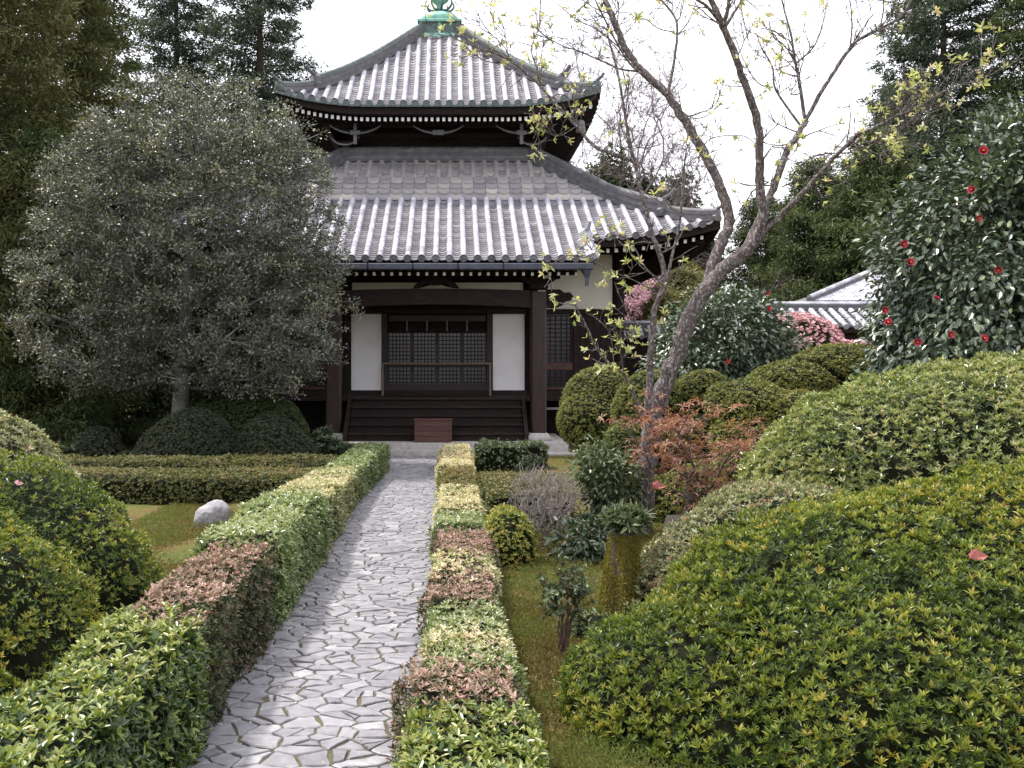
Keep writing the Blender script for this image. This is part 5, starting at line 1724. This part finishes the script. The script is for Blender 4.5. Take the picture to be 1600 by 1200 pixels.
def boulder():
    rng = np.random.default_rng(540)
    c = at(330, 818, 12.7); no, no2 = Noise(rng, 2.2), Noise(rng, 7)
    m = MB(); nu, nv = 30, 18
    vv, uu = np.meshgrid(np.linspace(.02, math.pi - .02, nv), np.linspace(0, 6.283, nu, endpoint=False), indexing='ij')
    d = np.stack([np.sin(vv) * np.cos(uu), np.sin(vv) * np.sin(uu), np.cos(vv)], -1).reshape(-1, 3)
    q = d * [.22, .19, .31] * (1 + .10 * no(d) + .03 * no2(d))[:, None]
    q[:, 0] += q[:, 2] * .25
    q += [c[0], c[1], -.01]
    m.quads(q, [(a * nu + b, (a + 1) * nu + b, (a + 1) * nu + (b + 1) % nu, a * nu + (b + 1) % nu) for a in range(nv - 1) for b in range(nu)], 0, .5, True)
    tag(m.build('boulder', M_rock, None, (c[0], c[1], 0)), 'pale grey boulder on the mossy patch beside the left hedge', 'boulder')


boulder()

# ---- fallen camellia petal and blossoms
def petal(label, p, s, seed, mat_, name='fallen_petal', cat='petal', k=2):
    rng = np.random.default_rng(seed); m = MB()
    p = np.array(p)
    for j in range(k):
        add_leaves(m, p[None], norm(np.array([[.75 - j * .5, -.25, .18 + .3 * j]])), norm(np.array([[-.1 + .4 * j, -.75, .6]])), s * (1 - .25 * j), s * .62, .2 + .4 * j, 0, .22, .12, True)
    tag(m.build(name, [mat_], None, tuple(p)), label, cat)


L_fall = leaf_mat('fading_pink_petal', [(.34, .15, .10), (.55, .20, .22)], .45, .3, .4, (1.2, 1, 1))
petal('large faded pink petal lying on the huge olive mound', at(1515, 872, 5.02), .085, 1, L_fall)
petal('pale pink petal lying on the yellow green mound at the left edge', at(26, 757, 6.3), .05, 2, L_pink)
petal('pink drooping bloom beside the dark hollow stump', at(1022, 762, 10.0), .12, 3, L_fall, 'fading_bloom', 'flower', 3)

# ================================================================== BACKGROUND TREES
def cedar_mesh(seed, h, rad, base, nbr, dens, L, W, droop=.25, mats=None, flare=.75):
    rng = np.random.default_rng(seed)
    t = MB()
    tr = catmull([(0, 0, -.2), (rng.normal(0, .1), 0, h * .3), (rng.normal(0, .15), rng.normal(0, .15), h * .65), (0, 0, h)], 5)
    r0 = h * .016
    t.tube(tr, np.linspace(r0, .02, len(tr)), 9, 0)
    m = MB()
    PP, DD, RR = [], [], []
    for b in range(nbr):
        s = (b + rng.random()) / nbr
        z = base + (h - base) * s
        env = (1 - s) ** flare * (.55 + .45 * min(1, s * 6 + .35))
        Lb = rad * env * rng.uniform(.55, 1.15) + .25
        a = b * 2.399 + rng.normal(0, .3)
        o = np.array([np.interp(z, tr[:, 2], tr[:, 0]), np.interp(z, tr[:, 2], tr[:, 1]), z])
        dirn = np.array([math.cos(a), math.sin(a), 0])
        u = np.linspace(0, 1, 7)
        P = o + dirn * (Lb * u)[:, None] + np.array([0, 0, 1.0]) * (Lb * (.18 * u - droop * u ** 2 * 1.6 + .22 * u ** 4))[:, None]
        t.tube(P, np.linspace(max(.02, Lb * .018), .006, 7), 4, 0, cap=False)
        nsp = int(Lb * dens) + 3
        uu = rng.uniform(.12, 1, nsp) ** .75
        side = rng.normal(0, 1, nsp) * .18 * Lb * (.35 + uu * .5)
        lat = np.array([-dirn[1], dirn[0], 0])
        Q = np.stack([np.interp(uu, u, P[:, i]) for i in range(3)], 1) + lat * side[:, None] + rng.normal(0, .09, (nsp, 3)) * [1, 1, .7]
        g = norm(dirn * .8 + lat * np.sign(side)[:, None] * .5 + rng.normal(0, .3, (nsp, 3)) + [0, 0, -.1])
        PP.append(Q); DD.append(g); RR.append(np.full(nsp, rng.normal(0, .10)) + (uu - .5) * .12)
    P, D, RN = np.concatenate(PP), np.concatenate(DD), np.concatenate(RR)
    for j in range(9):
        q = P + rng.normal(0, .09, P.shape)
        d = norm(D + rng.normal(0, .55, D.shape) + [0, 0, -.25 if j % 2 else .12])
        s = rng.uniform(.6, 1.2, len(P))
        add_leaves(m, q, d, norm(rng.normal(0, .6, P.shape) + [0, 0, 1]), L * s, W * s, np.clip(.45 + RN + rng.normal(0, .2, len(P)), 0, 1), 0, .05, .18)
    return t.mesh('trunk', [M_cedarbark]), m


def conifer_kind(seed, h, rad, base, nbr, dens, L, W, leafm, **kw):
    tm, cm = cedar_mesh(seed, h, rad, base, nbr, dens, L, W, **kw)
    return tm, cm.mesh('crown', [leafm])


KIND = {
    'cedar': conifer_kind(601, 19, 3.4, 1.2, 200, 26, .19, .05, L_cedar, droop=.28),
    'brown': conifer_kind(602, 17, 3.2, .6, 200, 28, .17, .045, L_cedarbr, droop=.22),
    'tall': conifer_kind(603, 22, 3.0, 4.5, 200, 24, .19, .055, L_haze, droop=.15, flare=.5),
    'blue': conifer_kind(604, 20, 3.6, 3.0, 220, 24, .20, .06, L_haze, droop=.12, flare=.55),
    'bushy': conifer_kind(605, 9, 2.8, .3, 150, 34, .17, .045, L_cedar, droop=.18, flare=.6),
}


def conifer(kind, x, y, sc, rz, label, name='cedar_tree', group='conifers around the garden', sz=None):
    root = thing(name, label, 'tree', (x, y, 0), group)
    for nm, me in zip(('trunk', 'crown'), KIND[kind]):
        o = bpy.data.objects.new(nm, me); COL.objects.link(o); o.parent = root
    root.rotation_euler = (0, 0, rz)
    root.scale = (sc, sc, sz or sc)
    return root


def X_at(px, Y): return (px - CX) * Y / F


trees = [
    ('brown', -30, 23, 1.0, .3, 'brownish dark cedar at the left edge, nearest of the conifers'),
    ('brown', 60, 27, 1.05, 2.0, 'dark cedar with rusty sprays just right of the one at the left edge'),
    ('cedar', 140, 32, .95, 1.1, 'tall cedar rising above the left shoulder of the broad round tree'),
    ('tall', 275, 40, .90, .5, 'slim cedar with a bare sky gap on both sides, above the broad round tree'),
    ('tall', 405, 38, .95, 2.4, 'slim cedar beside the left corner of the upper temple roof'),
    ('bushy', 70, 22.5, .78, .7, 'low bushy conifer in deep shade at the left, behind the cross hedges'),
    ('bushy', 190, 25, .85, 3.0, 'low dark conifer behind the small lone dome'),
    ('bushy', 330, 29, .85, 4.4, 'low dark conifer behind the broad round tree, beside the temple wall'),
    ('bushy', -60, 30, 1.1, 5.2, 'bushy conifer in the shade behind the nearest brownish cedar'),
    ('blue', 1475, 40, 1.02, 1.3, 'massive conifer coloured bluish for haze, towering at the upper right'),
    ('blue', 1395, 46, .72, 3.3, 'shorter conifer coloured bluish for haze, left of the massive one at the upper right'),
    ('cedar', 1600, 38, .95, 4.0, 'conifer at the right edge behind the big camellia'),
    ('bushy', 1270, 38, 1.05, 1.9, 'green bushy conifer behind the tiled roof at the right'),
    ('bushy', 1370, 36, 1.12, .2, 'broad olive conifer behind the tiled roof, nearer the big camellia'),
    ('bushy', 1190, 44, 1.0, 2.8, 'small conifer seen through the fork of the leaning tree'),
    ('cedar', 1075, 52, .50, 2.2, 'small pine like conifer just above the right end of the lower temple roof'),
    ('cedar', 590, 62, .82, 1.2, 'far conifer tip left of the finial, half hidden by the upper roof'),
    ('cedar', 650, 66, .86, 3.1, 'far conifer tip just left of the temple finial'),
    ('cedar', 540, 60, .72, .6, 'lower far conifer tip above the left slope of the upper roof'),
]
for kd, px, Y, sc, rz, lab in trees:
    conifer(kd, X_at(px, Y), Y, sc, rz, lab)

wood = MB()
rw = np.random.default_rng(650)


def far_wood():
    """the wood closing the garden beyond the single trees"""
    PP, N_ = [], []
    for x in np.arange(-46, 50, 1.1):
        y = 56 + 6 * math.sin(x * .3) + rw.normal(0, 2)
        px = CX + x * F / y
        top = 5.0 + rw.normal(0, .8) + (2.2 if px > 1200 else 0) + (3.0 if px < 450 else 0)
        c = np.array([x, y, top * .5])
        n = 520
        d = norm(rw.normal(0, 1, (n, 3)))
        PP.append(c + d * [1.6, 1.4, top * .55] * rw.uniform(.7, 1.05, (n, 1))); N_.append(d)
    P, D = np.concatenate(PP), np.concatenate(N_)
    rosettes(wood, rw, P, D + [0, 0, .3], 4, .42, .16, (30, 80), np.clip(rw.normal(.4, .2, len(P)), 0, 1))
    tag(wood.build('far_wood', [L_cedar], None, (0, 56, 0)), 'dark green wood closing the garden far behind the temple', 'wood', kind='stuff')


far_wood()


# ---- leafless far trees
def bare_far(label, x, y, h, w, n, seed, cz=.62):
    rng = np.random.default_rng(seed)
    root = thing('bare_tree', label, 'tree', (x, y, 0), 'leafless trees behind the temple')
    T = []
    while len(T) < n:
        d = rng.uniform(-1, 1, 3)
        if (d ** 2).sum() > 1: continue
        T.append((x + d[0] * w, y + d[1] * w * .8, h * cz + d[2] * h * (1 - cz)))
    T = np.array(T)
    tr = catmull([(x, y, -.1), (x + .1, y, h * .2), (x - .1, y, h * .4)], 4)
    nodes, par, tips = grow(tr, T, rng, .5, .45, .07, .08)
    m = MB(); skeleton_tubes(m, nodes, par, .009, .16, .55, 4, minr=.009)
    for t in tips:
        b = nodes[t]
        for j in range(9):
            e = b + norm(rng.normal(0, 1, 3) + [0, 0, .6]) * rng.uniform(.3, .8)
            m.tube([b, (b + e) / 2 + rng.normal(0, .04, 3), e], [.008, .007, .006], 3, 0, cap=False)
    m.build('trunk', M_purple, root)


M_purple = surf_mat('far_purple_bark', [(.14, .11, .11), (.21, .17, .17)], .9, 3, bump=0)
bare_far('leafless tree with a haze of fine twigs right of the upper temple roof', X_at(945, 46), 46, 17.5, 4.6, 800, 701)
bare_far('leafless tree of thin upright branches behind the right roof corner', X_at(1020, 42), 42, 13.5, 3.0, 420, 702, .55)
bare_far('smaller leafless tree far right of the temple, among the conifers', X_at(1235, 36), 37, 5.0, 1.6, 110, 703)


def blossom():
    rng = np.random.default_rng(710)
    Y = 37.0
    x = X_at(1015, Y)
    leafy_tree('blossom_tree', 'small mauve pink blossoming tree under the right eave of the temple', 'tree', [(x, Y, 0), (x, Y, .9), (x + .05, Y, 1.8), (x, Y, 2.9)],
               [(x, Y, 4.0, .9, .8, .95), (x + .4, Y, 3.1, .7, .7, .7)], L_bloss, 711, 200, 26, .09, .08, .06, .006, .2, bark=M_stem, inner=.2)


blossom()
mound('evergreen_shrub', 'rounded evergreen bushes seen above the right slope of the lower temple roof', 'shrub',
      [(X_at(960, 43), 43, 6.0, 2.2, 1.5, 4.6), (X_at(1045, 44), 44, 5.4, 2.0, 1.5, 4.2)], L_domemid, 60, 6, .20, .07, 720, None, rough=.2, depth=.4)

# ================================================================== TILED BUILDINGS AT THE RIGHT
def tiled_slope(mb, o, U, V, nu, nv, w, rng):
    """o eave corner, U along the eave, V up the slope (vectors); w tile pitch"""
    o, U, V = np.array(o, float), np.array(U, float), np.array(V, float)
    nrm = norm(np.cross(U, V)); lu = np.linalg.norm(U)
    mb.quads([o, o + U, o + U + V, o + V], [(0, 1, 2, 3)], 1, .4)
    for i in range(nu + 1):
        p = o + U * i / nu
        for k in range(nv):
            a, b = p + V * k / nv, p + V * (k + .98) / nv
            mb.tube([a + nrm * .03, b + nrm * .03], [w * .30, w * .26], 6, 0, rng.random())
    for i in range(nu):
        for k in range(nv * 2):
            a = o + U * (i + .15) / nu + V * k / (nv * 2); b = o + U * (i + .85) / nu + V * k / (nv * 2)
            c = V / (nv * 2)
            mb.quads([a + nrm * .045, b + nrm * .045, b + c * 1.02 + nrm * .012, a + c * 1.02 + nrm * .012], [(0, 1, 2, 3)], 1, rng.random())


def side_buildings():
    rng = np.random.default_rng(801)
    # gallery with a long tiled roof, ridge across the view
    Y = 28.0
    e0, e1 = at(1160, 512, Y), at(1420, 512, Y)
    g = thing('gallery_building', 'low building with a long grey tiled roof behind the pink azalea', 'building', ((e0[0] + e1[0]) / 2, Y + 1.2, 0))
    m = MB()
    tiled_slope(m, e0, e1 - e0, [0, 1.3, .55], 16, 5, .29, rng)
    rz = e0[2] + .55
    ridge_run(m, [(x, Y + 1.3, rz) for x in np.linspace(e0[0], e1[0], 12)], .24, .16, 3, 2, 0, rng)
    tiled_slope(m, (e1[0], Y + 2.6, e0[2]), (e0[0] - e1[0], 0, 0), (0, -1.3, .55), 16, 5, .29, rng)
    m.build('roof', [M_tile, M_pan, M_ridge], g)
    m = MB(); m.box(e0[0] + .3, e1[0] - .3, Y + .5, Y + 2.2, 0, e0[2] + .15, 0); m.build('wall', M_woodx, g)
    m = MB(); m.box(e0[0], e1[0], Y + .02, Y + .1, e0[2] - .14, e0[2] - .02, 0); m.build('eave_board', M_wood, g)
    # hall behind with a larger slope rising to the right
    Y2 = 31.0
    a = at(1265, 474, Y2); b = at(1480, 474, Y2)
    h = thing('side_hall', 'larger tiled hall roof rising behind the long low roof at the right', 'building', ((a[0] + b[0]) / 2, Y2 + 2, 0))
    m = MB()
    hgt = 1.0
    V = np.array([2.4, 2.4, hgt])
    n = 18
    tp = at(1385, 432, Y2 + 2.2)
    top0 = np.array([tp[0] - .5, Y2 + 2.2, tp[2]]); top1 = np.array([b[0], Y2 + 2.2, tp[2]])
    m.quads([a, b, top1, top0], [(0, 1, 2, 3)], 1, .4)
    for i in range(n * 2):
        p = a + (b - a) * i / n * .5
        # rows run straight up the slope until they meet the hip
        f = min(1.0, (p[0] - a[0]) / max(.01, top0[0] - a[0]))
        if f < .06: continue
        q = np.array([p[0], a[1] + (top0[1] - a[1]) * f, a[2] + (top0[2] - a[2]) * f])
        k = max(2, int(np.linalg.norm(q - p) / .3))
        for j in range(k):
            m.tube([p + (q - p) * j / k + [0, 0, .04], p + (q - p) * (j + .98) / k + [0, 0, .04]], [.085, .072], 6, 0, rng.random())
    ridge_run(m, [a + (top0 - a) * t for t in np.linspace(0, 1, 8)], .24, .18, 3, 2, 0, rng)
    ridge_run(m, [top0 + (top1 - top0) * t for t in np.linspace(0, 1, 6)], .26, .26, 4, 2, 0, rng)
    ogre_tile(m, top0 + [0, 0, .05], (-1, -.3), .8, 2)
    back = top0 + [0, 2.2, -.9]
    m.quads([top0, top1, top1 + [0, 2.2, tp[2] * 0 - 1.2], back], [(0, 1, 2, 3)], 1, .4)
    m.quads([a, top0, a + [0, 4.4, 0], a + [0, 4.4, 0]][:3] + [a + [0, 4.4, 0]], [(0, 1, 2, 3)], 1, .4) if False else None
    m.tris([a, top0, a + [0, 4.4, 0]], [(0, 1, 2)], 1, .4)
    m.build('roof', [M_tile, M_pan, M_ridge], h)
    m = MB(); m.box(a[0] + .8, b[0], Y2 + .8, Y2 + 3.6, 0, a[2] + .05, 0); m.build('wall', M_plaster2, h)
    # small roofed garden wall beside the temple
    Y3 = 30.0
    w0, w1 = at(975, 528, Y3), at(1100, 528, Y3)
    w = thing('garden_wall', 'garden wall with a small tiled roof right of the temple wall', 'wall', ((w0[0] + w1[0]) / 2, Y3 + .3, 0))
    m = MB(); tiled_slope(m, w0, w1 - w0, [0, .5, .34], 9, 3, .26, rng)
    ridge_run(m, [(x, Y3 + .5, w0[2] + .34) for x in np.linspace(w0[0], w1[0], 8)], .2, .12, 3, 2, 0, rng)
    m.build('roof', [M_tile, M_pan, M_ridge], w)
    m = MB(); m.box(w0[0], w1[0], Y3 + .25, Y3 + .55, 0, w0[2] + .1, 0); m.build('wall_body', M_wood, w)


side_buildings()

# ================================================================== MOSS TUFTS
def moss():
    rng = np.random.default_rng(901)
    m = MB()
    for (x0, x1, y0, y1, n) in ((.30, 2.4, 4.2, 8.5, 75000), (.3, 2.6, 8.5, 12.5, 36000), (-3.9, -1.85, 8, 14.4, 50000), (1.2, 4.5, 12.5, 21, 14000)):
        P = np.stack([rng.uniform(x0, x1, n), rng.uniform(y0, y1, n), np.zeros(n)], 1)
        no = Noise(rng, 2.2); no2 = Noise(rng, 9)
        v = no(P) + .5 * no2(P)
        k = v > -1.9
        P, v = P[k], v[k]
        P[:, 2] = np.clip(.012 + .02 * v + rng.normal(0, .01, len(P)), 0, .06)
        D = norm(rng.normal(0, .8, P.shape) + [0, 0, .9])
        add_leaves(m, P, D, norm(rng.normal(0, 1, P.shape) + [0, 0, .4]), rng.uniform(.018, .045, len(P)), .008, np.clip(.5 + v * .22 + rng.normal(0, .14, len(P)), 0, 1))
    # moss creeping over the edges of the paving
    for xe, n in ((-1.36, 5200), (-.14, 1500)):
        P = np.stack([xe + rng.normal(0, .05, n), rng.uniform(3.5, 20, n), rng.uniform(-.002, .012, n)], 1)
        k = np.sin(P[:, 1] * 3.1) + np.sin(P[:, 1] * 7.7 + 1) + rng.normal(0, .5, n) > .1
        P = P[k]
        add_leaves(m, P, norm(rng.normal(0, .8, P.shape) + [0, 0, .8]), norm(rng.normal(0, 1, P.shape)), rng.uniform(.015, .035, len(P)), .008, rng.random(len(P)))
    tag(m.build('moss_cover', [L_moss], None, (0, 8, 0)), 'brown and green moss covering the garden floor', 'moss', kind='stuff')


moss()


def litter():
    """small fallen petals and leaf bits on the paving"""
    rng = np.random.default_rng(902); m = MB(); n = 420
    P = np.stack([rng.uniform(-1.36, -.15, n), rng.uniform(3.4, 16, n), np.full(n, .024)], 1)
    P[:, 0] = np.where(rng.random(n) < .5, -1.36 + np.abs(rng.normal(0, .25, n)), P[:, 0])
    add_leaves(m, P, norm(rng.normal(0, 1, P.shape) * [1, 1, .15]), norm(rng.normal(0, .2, P.shape) + [0, 0, 1]), rng.uniform(.010, .024, n), .012, rng.random(n))
    tag(m.build('petal_litter', [L_litter], None, (0, 8, 0)), 'tiny pale petals and leaf bits scattered on the path', 'litter', kind='stuff')


L_litter = leaf_mat('dry_petal_bits', [(.7, .62, .6), (.5, .3, .2), (.8, .76, .74), (.35, .2, .12)], .7, .1)
litter()
